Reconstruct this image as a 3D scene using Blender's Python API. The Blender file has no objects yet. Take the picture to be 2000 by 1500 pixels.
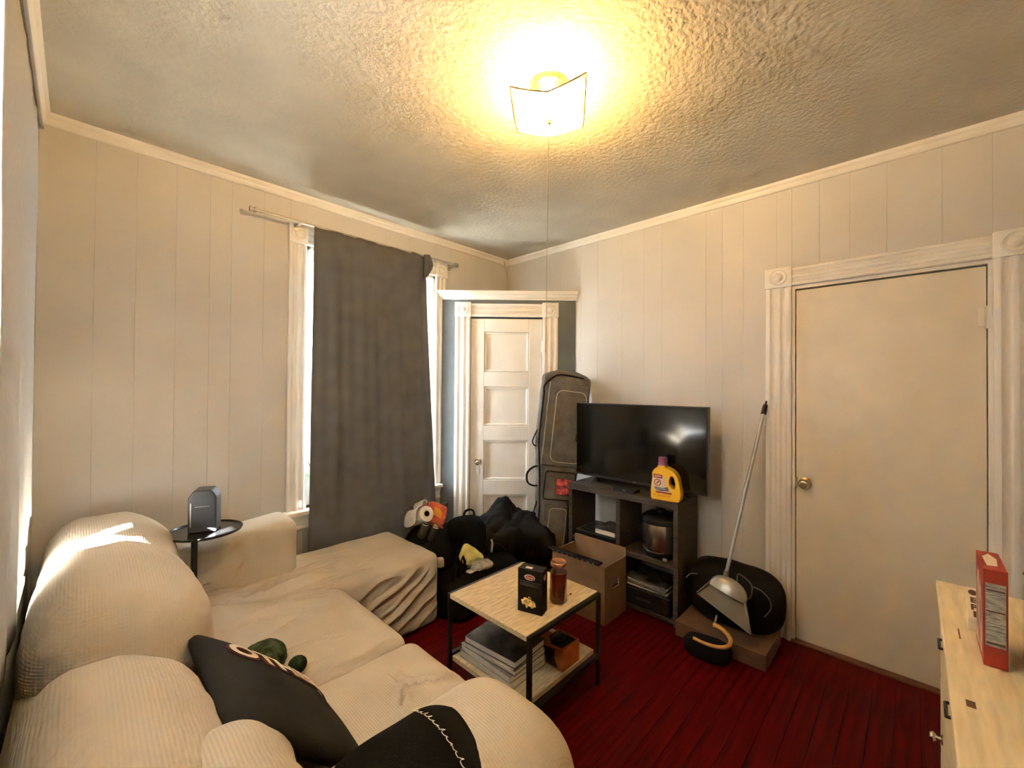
import bpy, bmesh, math, random
from mathutils import Vector, Matrix, noise
random.seed(7)
sc = bpy.context.scene
C = sc.collection
PI = math.pi

# ------------------------------------------------------------------ camera, sky, sun, exposure
H = 1.453
def make_camera():
    yaw, pitch, roll = (math.radians(a) for a in (43.873, 0.562, 0.436))
    f = Vector((math.cos(yaw)*math.cos(pitch), math.sin(yaw)*math.cos(pitch), math.sin(pitch)))
    r = Vector((math.sin(yaw), -math.cos(yaw), 0)); u = r.cross(f)
    c, s = math.cos(roll), math.sin(roll)
    r2 = c*r + s*u; u2 = -s*r + c*u
    cd = bpy.data.cameras.new('camera'); cd.sensor_fit = 'HORIZONTAL'; cd.sensor_width = 36
    cd.lens = 36*816.6/2000; cd.clip_start = 0.02; cd.clip_end = 100
    co = bpy.data.objects.new('camera', cd); C.objects.link(co)
    m = Matrix((r2, u2, -f)).transposed().to_4x4(); m.translation = (0, 0, H)
    co.matrix_world = m; sc.camera = co
make_camera()
world = bpy.data.worlds.new('sky'); sc.world = world; world.use_nodes = True
bg = world.node_tree.nodes['Background']
bg.inputs[0].default_value = (0.86, 0.93, 1.0, 1); bg.inputs[1].default_value = 18.0
def add_sun():
    sl = bpy.data.lights.new('sun', 'SUN'); sl.energy = 200; sl.angle = math.radians(0.6); sl.color = (1, .97, .94)
    so = bpy.data.objects.new('sun', sl); C.objects.link(so)
    d = Vector((1.0, 0.60, -0.24)).normalized()          # low sun through the left-hand window
    so.rotation_euler = d.to_track_quat('-Z', 'Y').to_euler(); so.location = (-4, 0, 3)
add_sun()
def portal(loc, rot, sx, sy):
    l = bpy.data.lights.new('window_portal', 'AREA'); l.shape = 'RECTANGLE'; l.size = sx; l.size_y = sy
    l.cycles.is_portal = True
    o = bpy.data.objects.new('window_portal', l); C.objects.link(o); o.location = loc; o.rotation_euler = rot
portal((1.555, 3.03, 1.51), (math.radians(-90), 0, 0), .98, 1.7)
portal((-.30, 1.435, 1.54), (0, math.radians(-90), 0), 1.46, 1.45)
vs = sc.view_settings; vs.view_transform = 'Standard'; vs.look = 'None'; vs.exposure = 1.4; vs.gamma = 1; vs.use_curve_mapping = False
cy = sc.cycles
cy.use_denoising = True; cy.max_bounces = 7; cy.diffuse_bounces = 5; cy.glossy_bounces = 3; cy.transmission_bounces = 3; cy.transparent_max_bounces = 8
cy.use_adaptive_sampling = True; cy.adaptive_threshold = .05; cy.use_light_tree = False
cy.sample_clamp_indirect = 25.0; cy.caustics_reflective = False; cy.caustics_refractive = False

# ------------------------------------------------------------------ materials
MT = {}
def mat(name, col, rough=.6, metal=0, var=.06, vscale=6, bump=0, bscale=120, spec=.5, trans=0, emit=None, coat=0, waffle=0, stretch=None, streak=None):
    m = bpy.data.materials.new(name); m.use_nodes = True; MT[name] = m
    nt = m.node_tree; N = nt.nodes; L = nt.links; b = N['Principled BSDF']
    b.inputs['Roughness'].default_value = rough; b.inputs['Metallic'].default_value = metal
    b.inputs['Specular IOR Level'].default_value = spec
    b.inputs['Coat Weight'].default_value = coat
    if trans: b.inputs['Transmission Weight'].default_value = trans
    tc = N.new('ShaderNodeTexCoord'); src = tc.outputs['Object']
    if stretch:
        mp = N.new('ShaderNodeMapping'); mp.inputs['Scale'].default_value = stretch
        L.new(src, mp.inputs['Vector']); vsrc = mp.outputs['Vector']
    else: vsrc = src
    if var:
        n = N.new('ShaderNodeTexNoise'); n.inputs['Scale'].default_value = vscale; n.inputs['Detail'].default_value = 1 if var < .1 else 2.5
        L.new(vsrc, n.inputs['Vector'])
        r = N.new('ShaderNodeValToRGB')
        lo = [max(0, c*(1-var*2)) for c in col]; hi = [min(1, c*(1+var*2)) for c in col]
        r.color_ramp.elements[0].position = .3; r.color_ramp.elements[1].position = .7
        r.color_ramp.elements[0].color = (*lo, 1); r.color_ramp.elements[1].color = (*(streak or hi), 1)
        L.new(n.outputs['Fac'], r.inputs['Fac']); L.new(r.outputs['Color'], b.inputs['Base Color'])
    else: b.inputs['Base Color'].default_value = (*col, 1)
    prev = None
    if waffle:
        add = None
        for ax in 'XYZ':
            w = N.new('ShaderNodeTexWave'); w.bands_direction = ax; w.inputs['Scale'].default_value = waffle
            w.inputs['Distortion'].default_value = 0; w.inputs['Detail'].default_value = 0; w.inputs['Detail Scale'].default_value = 2
            L.new(src, w.inputs['Vector'])
            if add is None: add = w.outputs['Fac']
            else:
                mm = N.new('ShaderNodeMath'); mm.operation = 'ADD'; L.new(add, mm.inputs[0]); L.new(w.outputs['Fac'], mm.inputs[1]); add = mm.outputs[0]
        bp = N.new('ShaderNodeBump'); bp.inputs['Strength'].default_value = .32; bp.inputs['Distance'].default_value = .002
        L.new(add, bp.inputs['Height']); prev = bp.outputs['Normal']
    if bump:
        n2 = N.new('ShaderNodeTexNoise'); n2.inputs['Scale'].default_value = bscale; n2.inputs['Detail'].default_value = 1.5
        L.new(src if not stretch else vsrc, n2.inputs['Vector'])
        bp = N.new('ShaderNodeBump'); bp.inputs['Strength'].default_value = bump; bp.inputs['Distance'].default_value = .01
        L.new(n2.outputs['Fac'], bp.inputs['Height'])
        if prev is not None: L.new(prev, bp.inputs['Normal'])
        prev = bp.outputs['Normal']
    if prev is not None: L.new(prev, b.inputs['Normal'])
    if emit:
        b.inputs['Emission Color'].default_value = (*emit[0], 1); b.inputs['Emission Strength'].default_value = emit[1]
    return m

mat('wall_paint', (.60, .567, .515), .55, var=.02, vscale=3)
mat('closet_paint', (.125, .147, .16), .55, var=.04, bump=.05)
mat('white_paint', (.80, .76, .69), .38, var=.02)
mat('door_paint', (.74, .655, .50), .42, var=.02)
mat('floor_red', (.075, .0008, .0008), .5, var=.22, vscale=3, bump=.05, bscale=30, spec=.1, stretch=(1, 14, 14))
mat('floor_gap', (.02, .004, .003), .8, var=0)
mat('threshold_wood', (.16, .06, .025), .5, var=.2, stretch=(6, 1, 6))
mat('slipcover', (.56, .49, .385), .92, var=.03, vscale=5, waffle=42, spec=.15)
mat('curtain_grey', (.142, .142, .142), .9, var=.05, vscale=8, bump=.15, bscale=500, spec=.1)

mat('amber_glass', (.10, .045, .01), .4, var=0)
mat('black_fabric', (.009, .0083, .0075), .9, var=.15, bump=.2, bscale=300, spec=.1)
mat('black_nylon', (.0075, .0072, .0068), .72, var=.2, bump=.25, bscale=60, spec=.18)
mat('charcoal_fabric', (.026, .0245, .022), .9, var=.12, bump=.2, bscale=350, spec=.15)
mat('navy_fabric', (.010, .013, .019), .85, var=.2, bump=.2, bscale=120, spec=.12)
mat('grey_fabric', (.15, .14, .125), .88, var=.12, vscale=12, bump=.25, bscale=250, spec=.2)
mat('black_plastic', (.012, .012, .012), .35, var=0, bump=.04)
mat('matte_black_metal', (.014, .013, .013), .45, var=.1)
mat('screen_black', (.006, .006, .006), .09, var=0, spec=.5)
mat('oak_laminate', (.68, .54, .32), .5, var=.09, vscale=5, stretch=(3, 16, 16), bump=.05, bscale=80)
mat('dark_wood', (.060, .043, .030), .55, var=.25, vscale=5, stretch=(12, 1.5, 12), bump=.1, bscale=60)
mat('cardboard_brown', (.15, .072, .036), .85, var=.08)
mat('cover_cream', (.42, .39, .32), .6, var=.15, vscale=9)
mat('cardboard', (.25, .145, .07), .85, var=.06, vscale=8, bump=.06, bscale=200)
mat('dresser_paint', (.80, .69, .45), .5, var=.06, vscale=7, stretch=(1.2, 9, 9), bump=.06, bscale=40)
mat('steel', (.62, .58, .53), .25, metal=1, var=.04, stretch=(1, 1, 40))
mat('silver_metal', (.45, .43, .40), .4, metal=.85, var=.06)
mat('brass', (.50, .40, .22), .3, metal=1, var=.1)
mat('chrome', (.7, .68, .64), .15, metal=1, var=0)
mat('yellow_plastic', (.92, .55, .03), .35, var=.03, spec=.5)
mat('purple_plastic', (.30, .10, .25), .45, var=.05)
mat('label_white', (.85, .75, .60), .5, var=0)
mat('label_red', (.42, .055, .03), .5, var=0)
mat('label_orange', (.80, .33, .03), .5, var=0)
mat('label_blue', (.16, .17, .28), .5, var=0)
mat('label_grey', (.36, .34, .29), .6, var=.25, vscale=60, stretch=(1, 1, 6))
mat('ink_dark', (.10, .045, .03), .6, var=0)
mat('red_carton', (.36, .035, .022), .5, var=.08)
mat('pink_print', (.55, .33, .27), .5, var=.35, vscale=22)
mat('orange_carton', (.42, .10, .015), .55, var=.12, vscale=20)
mat('black_carton', (.013, .011, .010), .55, var=.1, vscale=20, spec=.2)
mat('pasta_yellow', (.78, .56, .22), .6, var=.15, vscale=60)
mat('leaf_print', (.12, .20, .04), .6, var=.1)
mat('sauce_red', (.16, .008, .006), .25, var=.15, vscale=20, coat=.6)
mat('copper_lid', (.62, .30, .16), .32, metal=.9, var=.15, vscale=30)
mat('paper_white', (.72, .68, .58), .8, var=.07, vscale=30, stretch=(1, 1, 25))
mat('paper_roll', (.80, .77, .70), .9, var=.03, bump=.1, bscale=200)
mat('cover_dark', (.055, .052, .05), .22, var=.5, vscale=9)
mat('cover_grey', (.16, .155, .15), .4, var=.3, vscale=9)
mat('newsprint', (.36, .33, .27), .85, var=.2, vscale=30)
mat('red_packet', (.62, .115, .045), .45, var=.18, vscale=25)
mat('yellow_packet', (.66, .58, .17), .45, var=.12, vscale=15)
mat('white_scrap', (.62, .55, .42), .8, var=.1)
mat('handle_wood', (.55, .27, .055), .4, var=.15, vscale=20)
mat('hood_grey', (.33, .30, .25), .3, metal=.4, var=.05)
mat('dustpan_grey', (.15, .135, .105), .5, var=.05)
mat('white_piping', (.62, .60, .55), .6, var=0)
mat('pink_print_patch', (.42, .07, .075), .7, var=.7, vscale=30)
mat('green_plush', (.055, .075, .035), .95, var=.45, vscale=28, bump=.6, bscale=260, spec=.1)
mat('green_plush_dark', (.022, .03, .016), .95, var=.3, bump=.5, bscale=260, spec=.1)
mat('cord_string', (.35, .29, .18), .8, var=0)
mat('cable_beige', (.50, .44, .34), .6, var=0)
mat('letter_cream', (.80, .68, .52), .7, var=0)
mat('letter_maroon', (.12, .018, .015), .7, var=0)
mat('thread_white', (.75, .72, .62), .7, var=0)
mat('plant_green', (.10, .33, .10), .5, var=.2)
mat('terracotta', (.45, .30, .22), .8, var=.1)
mat('speaker_grey', (.045, .046, .046), .5, var=.05, bump=.05, bscale=400)
mat('tray_black', (.02, .021, .022), .22, var=0)
mat('device_black', (.01, .01, .01), .4, var=0)
mat('outside_ground', (.42, .42, .38), .9, var=.1)

def glass_mat(name, tint, alpha, rough=.05):
    m = bpy.data.materials.new(name); m.use_nodes = True; MT[name] = m
    nt = m.node_tree; N = nt.nodes; L = nt.links
    for n in list(N): N.remove(n)
    out = N.new('ShaderNodeOutputMaterial'); mx = N.new('ShaderNodeMixShader')
    t = N.new('ShaderNodeBsdfTransparent'); t.inputs[0].default_value = (*tint, 1)
    g = N.new('ShaderNodeBsdfGlossy'); g.inputs['Roughness'].default_value = rough; g.inputs[0].default_value = (1, 1, 1, 1)
    mx.inputs[0].default_value = alpha
    L.new(t.outputs[0], mx.inputs[1]); L.new(g.outputs[0], mx.inputs[2]); L.new(mx.outputs[0], out.inputs[0])
    return m
glass_mat('window_glass', (.97, .98, .98), .05)
glass_mat('jar_glass', (.93, .95, .92), .06)
glass_mat('clear_film', (.82, .82, .78), .22, .25)
def shade_mat():
    m = bpy.data.materials.new('frosted_shade'); m.use_nodes = True; MT['frosted_shade'] = m
    nt = m.node_tree; N = nt.nodes; L = nt.links
    for n in list(N): N.remove(n)
    out = N.new('ShaderNodeOutputMaterial'); mx = N.new('ShaderNodeMixShader'); mx2 = N.new('ShaderNodeMixShader')
    t = N.new('ShaderNodeBsdfTransparent'); t.inputs[0].default_value = (1, .93, .78, 1)
    tl = N.new('ShaderNodeBsdfTranslucent'); tl.inputs[0].default_value = (.85, .72, .50, 1)
    d = N.new('ShaderNodeBsdfDiffuse'); d.inputs[0].default_value = (.8, .7, .5, 1)
    tc = N.new('ShaderNodeTexCoord'); n = N.new('ShaderNodeTexNoise'); n.inputs['Scale'].default_value = 14; n.inputs['Detail'].default_value = 2
    r = N.new('ShaderNodeValToRGB'); r.color_ramp.elements[0].position = .53; r.color_ramp.elements[1].position = .6
    r.color_ramp.elements[0].color = (.12, .12, .12, 1); r.color_ramp.elements[1].color = (.5, .5, .5, 1)
    L.new(tc.outputs['Object'], n.inputs['Vector']); L.new(n.outputs['Fac'], r.inputs['Fac'])
    mx2.inputs[0].default_value = .4; L.new(tl.outputs[0], mx2.inputs[1]); L.new(d.outputs[0], mx2.inputs[2])
    L.new(r.outputs['Color'], mx.inputs[0]); L.new(mx2.outputs[0], mx.inputs[1]); L.new(t.outputs[0], mx.inputs[2]); L.new(mx.outputs[0], out.inputs[0])
shade_mat()
def sheer_mat(name, lo, hi, through):
    m = bpy.data.materials.new(name); m.use_nodes = True; MT[name] = m
    nt = m.node_tree; N = nt.nodes; L = nt.links
    for n in list(N): N.remove(n)
    out = N.new('ShaderNodeOutputMaterial'); mx = N.new('ShaderNodeMixShader'); mx.inputs[0].default_value = through
    d = N.new('ShaderNodeBsdfDiffuse'); tl = N.new('ShaderNodeBsdfTranslucent')
    tc = N.new('ShaderNodeTexCoord'); n = N.new('ShaderNodeTexNoise'); n.inputs['Scale'].default_value = 60
    r = N.new('ShaderNodeValToRGB'); r.color_ramp.elements[0].color = (*lo, 1); r.color_ramp.elements[1].color = (*hi, 1)
    L.new(tc.outputs['Object'], n.inputs['Vector']); L.new(n.outputs['Fac'], r.inputs['Fac'])
    for q in (d, tl): L.new(r.outputs['Color'], q.inputs[0])
    L.new(d.outputs[0], mx.inputs[1]); L.new(tl.outputs[0], mx.inputs[2]); L.new(mx.outputs[0], out.inputs[0])
sheer_mat('fill_sheer', (.66, .66, .65), (.76, .76, .75), .42)
sheer_mat('curtain_stone', (.44, .44, .43), (.50, .50, .49), .03)
def bulb_mat():
    m = bpy.data.materials.new('bulb_glow'); m.use_nodes = True; MT['bulb_glow'] = m
    nt = m.node_tree; N = nt.nodes
    for n in list(N): N.remove(n)
    out = N.new('ShaderNodeOutputMaterial'); e = N.new('ShaderNodeEmission')
    e.inputs[0].default_value = (1.0, .60, .19, 1); e.inputs[1].default_value = 410
    nt.links.new(e.outputs[0], out.inputs[0])
bulb_mat()
def ceiling_mat():
    m = mat('ceiling_stipple', (.57, .525, .43), .85, var=.03, vscale=4, spec=.2)
    nt = m.node_tree; N = nt.nodes; L = nt.links; b = N['Principled BSDF']
    tc = N.new('ShaderNodeTexCoord')
    n = N.new('ShaderNodeTexNoise'); n.inputs['Scale'].default_value = 40; n.inputs['Detail'].default_value = 2; n.inputs['Roughness'].default_value = .6
    bp = N.new('ShaderNodeBump'); bp.inputs['Strength'].default_value = .40; bp.inputs['Distance'].default_value = .012
    L.new(tc.outputs['Object'], n.inputs['Vector']); L.new(n.outputs['Fac'], bp.inputs['Height']); L.new(bp.outputs['Normal'], b.inputs['Normal'])
ceiling_mat()

# ------------------------------------------------------------------ mesh helpers
ORG = {}
def spl(p, n=6):
    out = []; p = [Vector((*q, 0)) if len(q) == 2 else Vector(q) for q in p]; two = len(p)
    for i in range(len(p)-1):
        a = p[max(0, i-1)]; b = p[i]; c = p[i+1]; d = p[min(len(p)-1, i+2)]
        for k in range(n):
            t = k/n; out.append(.5*((2*b)+(c-a)*t+(2*a-5*b+4*c-d)*t*t+(3*b-a-3*c+d)*t**3))
    out.append(p[-1]); return out
def splc(p, n=6):
    q = spl([p[-2], p[-1]]+list(p)+[p[0], p[1]], n); return q[2*n:-2*n-1][:len(p)*n]
class MB:
    def __init__(s): s.v = []; s.f = []; s.mi = []
    def add(s, vs, fs, mi=0, M=None):
        k = len(s.v)
        s.v += [tuple(M @ Vector(p)) if M is not None else tuple(p) for p in vs]
        s.f += [tuple(i+k for i in f) for f in fs]; s.mi += [mi]*len(fs); return s
    def box(s, x0, x1, y0, y1, z0, z1, mi=0, M=None):
        v = [(x, y, z) for x in (x0, x1) for y in (y0, y1) for z in (z0, z1)]
        return s.add(v, [(0,1,3,2),(4,6,7,5),(0,4,5,1),(2,3,7,6),(0,2,6,4),(1,5,7,3)], mi, M)
    def rbox(s, x0, x1, y0, y1, z0, z1, r=.004, res=None, fn=None, mi=0, M=None, seg=1):
        c = Vector(((x0+x1)/2, (y0+y1)/2, (z0+z1)/2)); h = [(x1-x0)/2, (y1-y0)/2, (z1-z0)/2]
        r = min(r, *[q*.999 for q in h]); ln = []
        for q in h:
            inn = q-r; l = [-q] + [-(inn + r*math.tan(math.radians(45*(1-k/seg)))) for k in range(1, seg)] + [-inn]
            n = max(1, int(round(2*inn/res))) if res else 1
            l += [-inn + 2*inn*k/n for k in range(1, n)]
            l += [inn] + [inn + r*math.tan(math.radians(45*k/seg)) for k in range(1, seg)] + [q]
            ln.append(l)
        idx = {}; vs = []; fs = []
        def vid(a, b, d):
            key = (round(a, 6), round(b, 6), round(d, 6))
            if key in idx: return idx[key]
            p = Vector((a, b, d)); cl = Vector([max(-(h[i]-r), min(h[i]-r, p[i])) for i in range(3)])
            nn = p-cl; nn = nn.normalized() if nn.length > 1e-9 else Vector((0, 0, 1))
            q = cl + nn*r + c
            if fn: q = fn(q, nn)
            idx[key] = len(vs); vs.append(q); return idx[key]
        for ax in range(3):
            o1, o2 = (ax+1) % 3, (ax+2) % 3
            for sg in (-1, 1):
                for i in range(len(ln[o1])-1):
                    for j in range(len(ln[o2])-1):
                        q = []
                        for (a, b) in ((i, j), (i+1, j), (i+1, j+1), (i, j+1)):
                            p = [0, 0, 0]; p[ax] = sg*h[ax]; p[o1] = ln[o1][a]; p[o2] = ln[o2][b]; q.append(vid(*p))
                        if len(set(q)) < 4: continue
                        fs.append(tuple(q) if sg > 0 else tuple(q[::-1]))
        return s.add(vs, fs, mi, M)
    def tube(s, pts, r, seg=8, closed=False, mi=0, M=None, flat=1.0):
        pts = [Vector(p) for p in pts]; n = len(pts); vs = []; fs = []
        rr = r if isinstance(r, (list, tuple)) else [r]*n
        up = None
        for i, p in enumerate(pts):
            a = pts[(i-1) % n] if (closed or i > 0) else p; b = pts[(i+1) % n] if (closed or i < n-1) else p
            t = (b-a).normalized() if (b-a).length > 1e-9 else Vector((0, 0, 1))
            if up is None: up = Vector((0, 0, 1)) if abs(t.z) < .9 else Vector((1, 0, 0))
            sd = t.cross(up); sd = sd.normalized() if sd.length > 1e-6 else Vector((1, 0, 0)); up = sd.cross(t).normalized()
            for k in range(seg):
                an = 2*PI*k/seg; vs.append(p + sd*math.cos(an)*rr[i] + up*math.sin(an)*rr[i]*flat)
        for i in range(n if closed else n-1):
            j = (i+1) % n
            for k in range(seg):
                l = (k+1) % seg; fs.append((i*seg+k, i*seg+l, j*seg+l, j*seg+k))
        if not closed:
            fs.append(tuple(range(seg-1, -1, -1))); fs.append(tuple((n-1)*seg+k for k in range(seg)))
        return s.add(vs, fs, mi, M)
    def lathe(s, prof, c, seg=24, mi=0, M=None, sy=1.0):
        vs = []; fs = []; n = len(prof)
        for (r, z) in prof:
            for k in range(seg):
                a = 2*PI*k/seg; vs.append((c[0]+r*math.cos(a), c[1]+r*math.sin(a)*sy, c[2]+z))
        for i in range(n-1):
            for k in range(seg):
                l = (k+1) % seg; fs.append((i*seg+k, i*seg+l, (i+1)*seg+l, (i+1)*seg+k))
        if prof[0][0] > 1e-6: fs.append(tuple(range(seg-1, -1, -1)))
        if prof[-1][0] > 1e-6: fs.append(tuple((n-1)*seg+k for k in range(seg)))
        return s.add(vs, fs, mi, M)
    def prism(s, outline, d0, d1, mi=0, M=None):
        n = len(outline); vs = [(x, y, d0) for x, y in outline]+[(x, y, d1) for x, y in outline]
        fs = [tuple(range(n-1, -1, -1)), tuple(range(n, 2*n))]+[(i, (i+1) % n, n+(i+1) % n, n+i) for i in range(n)]
        return s.add(vs, fs, mi, M)
    def blob(s, c, size, e=.6, res=22, fn=None, mi=0, M=None, flatz=None):
        """superellipsoid: e small = boxy"""
        vs = []; fs = []; nu = res*2; nv = res
        pw = lambda w, q: math.copysign(abs(w)**q, w)
        for j in range(nv+1):
            ph = -PI/2+PI*j/nv
            for i in range(nu):
                th = 2*PI*i/nu
                x = pw(math.cos(ph), e)*pw(math.cos(th), e); y = pw(math.cos(ph), e)*pw(math.sin(th), e); z = pw(math.sin(ph), e)
                p = Vector((x*size[0]/2, y*size[1]/2, z*size[2]/2))
                if fn: p = fn(p, Vector((x, y, z)).normalized())
                if flatz is not None and p.z < flatz: p.z = flatz
                vs.append(Vector(c)+p if M is None else p)
        if M is not None: vs = [M @ v for v in vs]
        for j in range(nv):
            for i in range(nu):
                k = (i+1) % nu; fs.append((j*nu+i, j*nu+k, (j+1)*nu+k, (j+1)*nu+i))
        return s.add(vs, fs, mi)
    def build(s, name, mats, parent=None, origin=None, smooth=None):
        if isinstance(mats, str): mats = [mats]
        if parent is not None: og = ORG[parent.name]
        else:
            if origin is None:
                xs = [p[0] for p in s.v]; ys = [p[1] for p in s.v]; zs = [p[2] for p in s.v]
                origin = ((min(xs)+max(xs))/2, (min(ys)+max(ys))/2, min(zs))
            og = origin
        me = bpy.data.meshes.new(name)
        me.from_pydata([(p[0]-og[0], p[1]-og[1], p[2]-og[2]) for p in s.v], [], s.f)
        me.polygons.foreach_set('material_index', s.mi)
        bm = bmesh.new(); bm.from_mesh(me); bmesh.ops.remove_doubles(bm, verts=bm.verts, dist=1e-6); bmesh.ops.recalc_face_normals(bm, faces=bm.faces)
        bm.to_mesh(me); bm.free()
        for m in mats: me.materials.append(MT[m])
        if smooth:
            me.polygons.foreach_set('use_smooth', [True]*len(me.polygons))
            if smooth is not True: me.set_sharp_from_angle(angle=math.radians(smooth))
        o = bpy.data.objects.new(name, me); C.objects.link(o)
        ORG[o.name] = og
        if parent is not None: o.parent = parent
        else: o.location = og
        return o
def thing(name, label, cat, loc, group=None):
    o = bpy.data.objects.new(name, None); C.objects.link(o); o.empty_display_size = .05
    o.location = loc; o['label'] = label; o['category'] = cat; ORG[o.name] = tuple(loc)
    if group: o['group'] = group
    return o
def tag(o, label, cat, group=None):
    o['label'] = label; o['category'] = cat
    if group: o['group'] = group
    return o
def lab(o, label): o['label'] = label; return o
def struct(o, label, cat):
    o['kind'] = 'structure'; o['label'] = label; o['category'] = cat; return o
def sempty(name, loc, label, cat): return struct(thing(name, label, cat, loc), label, cat)
def frame_M(o, ux, uy, uz=None):
    ux = Vector(ux).normalized(); uy = Vector(uy).normalized(); uz = ux.cross(uy).normalized() if uz is None else Vector(uz)
    m = Matrix((ux, uy, uz)).transposed().to_4x4(); m.translation = Vector(o); return m
def text_mesh(txt, size, M, name, mt, parent, depth=.001, bold=0, align='CENTER', fn=None, spacing=1, shear=0):
    cu = bpy.data.curves.new(name, 'FONT'); cu.body = txt; cu.size = size; cu.extrude = depth; cu.align_x = align; cu.align_y = 'CENTER'
    cu.offset = bold; cu.space_character = spacing; cu.shear = shear; cu.resolution_u = 3
    t = bpy.data.objects.new('tmp', cu); C.objects.link(t)
    bpy.context.view_layer.update()
    me = bpy.data.meshes.new_from_object(t.evaluated_get(bpy.context.evaluated_depsgraph_get()))
    vs = [M @ v.co for v in me.vertices]; fs = [tuple(p.vertices) for p in me.polygons]
    bpy.data.objects.remove(t); bpy.data.curves.remove(cu); bpy.data.meshes.remove(me)
    if fn: vs = [fn(v) for v in vs]
    b = MB(); b.add(vs, fs); return b.build(name, mt, parent)
def nz(p, s, k=0): return noise.noise(Vector((p[0]*s+k*7.3, p[1]*s+k*3.1, p[2]*s+k*5.7)))
def seg_d(px, py, a, b):
    ax, ay = a; bx, by = b; dx, dy = bx-ax, by-ay
    L2 = dx*dx+dy*dy; t = max(0, min(1, ((px-ax)*dx+(py-ay)*dy)/L2)); k = .05*math.sin(PI*t)*(1 if int(ax*97) % 2 else -1)+.012*math.sin(t*11+ax*40)
    return math.hypot(px-ax-t*dx+dy*k, py-ay-t*dy-dx*k), t

# ------------------------------------------------------------------ room shell
XL, XR, YB, YW, ZC = -.135, 2.90, -.55, 2.86, 2.69
T = .14
fl = struct(MB().box(XL-.1, XR+.1, YB-.1, YW+.1, -.08, -.012).build('floor', 'floor_gap', origin=(0, 0, 0)), 'dark red painted wooden plank floor', 'floor')
pw = .083; npl = int((YW-YB+.1)/pw)+1
pm_ = MB().rbox(XL-.08, XR+.08, 0, pw-.0012, -.012, 0, r=.001).build('plank', 'floor_red', fl)
for i in range(npl):
    o = pm_ if i == 0 else pm_.copy()
    if i: C.objects.link(o); o.parent = fl
    o.location = (0, YB-.05+i*pw, 0)
def wall(name, axis, val, out, a0, a1, opening, cuts, mt, label):
    """axis 0: plane x=val, runs along y; axis 1: plane y=val, runs along x"""
    def bx(mb, p0, p1, z0, z1, d0, d1):
        lo, hi = sorted((val+out*d0, val+out*d1))
        if axis == 0: mb.box(lo, hi, p0, p1, z0, z1)
        else: mb.box(p0, p1, lo, hi, z0, z1)
    m = MB()
    if opening:
        o0, o1, oz0, oz1 = opening
        bx(m, a0-T, o0, -.08, ZC+.1, .009, T); bx(m, o1, a1+T, -.08, ZC+.1, .009, T)
        bx(m, o0, o1, oz1, ZC+.1, .009, T)
        if oz0 > 0: bx(m, o0, o1, -.08, oz0, .009, T)
    else: bx(m, a0-T, a1+T, -.08, ZC+.1, .009, T)
    if opening and opening[2] == 0: bx(m, opening[0]-.05, opening[1]+.05, -.08, opening[3]+.05, T, T+.02)     # unseen backing added behind the door to stop light leaking in
    w = struct(m.build(name, mt, origin=(0, 0, 0)), label, 'wall')
    cs = sorted(set(cuts+[a0, a1]+([opening[0], opening[1]] if opening else [])))
    for p0, p1 in zip(cs[:-1], cs[1:]):
        zs = [(0, ZC)]
        if opening and p0 >= opening[0]-1e-6 and p1 <= opening[1]+1e-6:
            zs = ([(0, opening[2])] if opening[2] > 0 else [])+[(opening[3], ZC)]
        for z0, z1 in zs:
            lo, hi = sorted((val, val+out*.009)); q = MB(); g = .0003
            if axis == 0: q.rbox(lo, hi, p0+g, p1-g, z0, z1, r=.0008)
            else: q.rbox(p0+g, p1-g, lo, hi, z0, z1, r=.0008)
            q.build('panel', mt, w)
    return w
OW = (1.025, 2.045, .66, 2.37)      # window opening in the window wall
OL = (.70, 2.17, .80, 2.28)         # window opening in the left wall
OD = (-.262, .516, 0, 2.06)         # door opening in the right wall
wall('wall_back', 1, YB, -1, XL, XR, None, [.1, .3, .42, .6, .8, .95, 1.2, 1.35, 1.6, 1.8, 2.0, 2.15, 2.4, 2.6], 'wall_paint', 'painted panelled wall behind the dresser')
wall('wall_window', 1, YW, 1, XL, XR, OW, [.05, .2, .36, .51, .613, .78, .93, 1.26, 1.42, 1.6, 1.8, 2.2, 2.36, 2.5, 2.7], 'wall_paint', 'greige panelled wall with the curtained window')
wall('wall_right', 0, XR, 1, YB, YW, OD, [-.4, -.1, .1, .25, .385, .593, .774, .898, 1.0, 1.304, 1.44, 1.62, 1.838, 2.0, 2.2, 2.4, 2.6], 'wall_paint', 'tan panelled wall with the flat door')
wall('wall_left', 0, XL, -1, YB, YW, OL, [-.3, -.1, .1, .3, .5, .75, 1.3, 1.6, 1.85, 2.3, 2.5, 2.7], 'wall_paint', 'narrow strip of panelled wall at the left edge beside the sofa')
struct(MB().box(XL-.1, XR+.1, YB-.1, YW+.1, ZC, ZC+.1).build('ceiling', 'ceiling_stipple', origin=(0, 0, ZC)), 'stippled plaster ceiling', 'ceiling')
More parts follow.
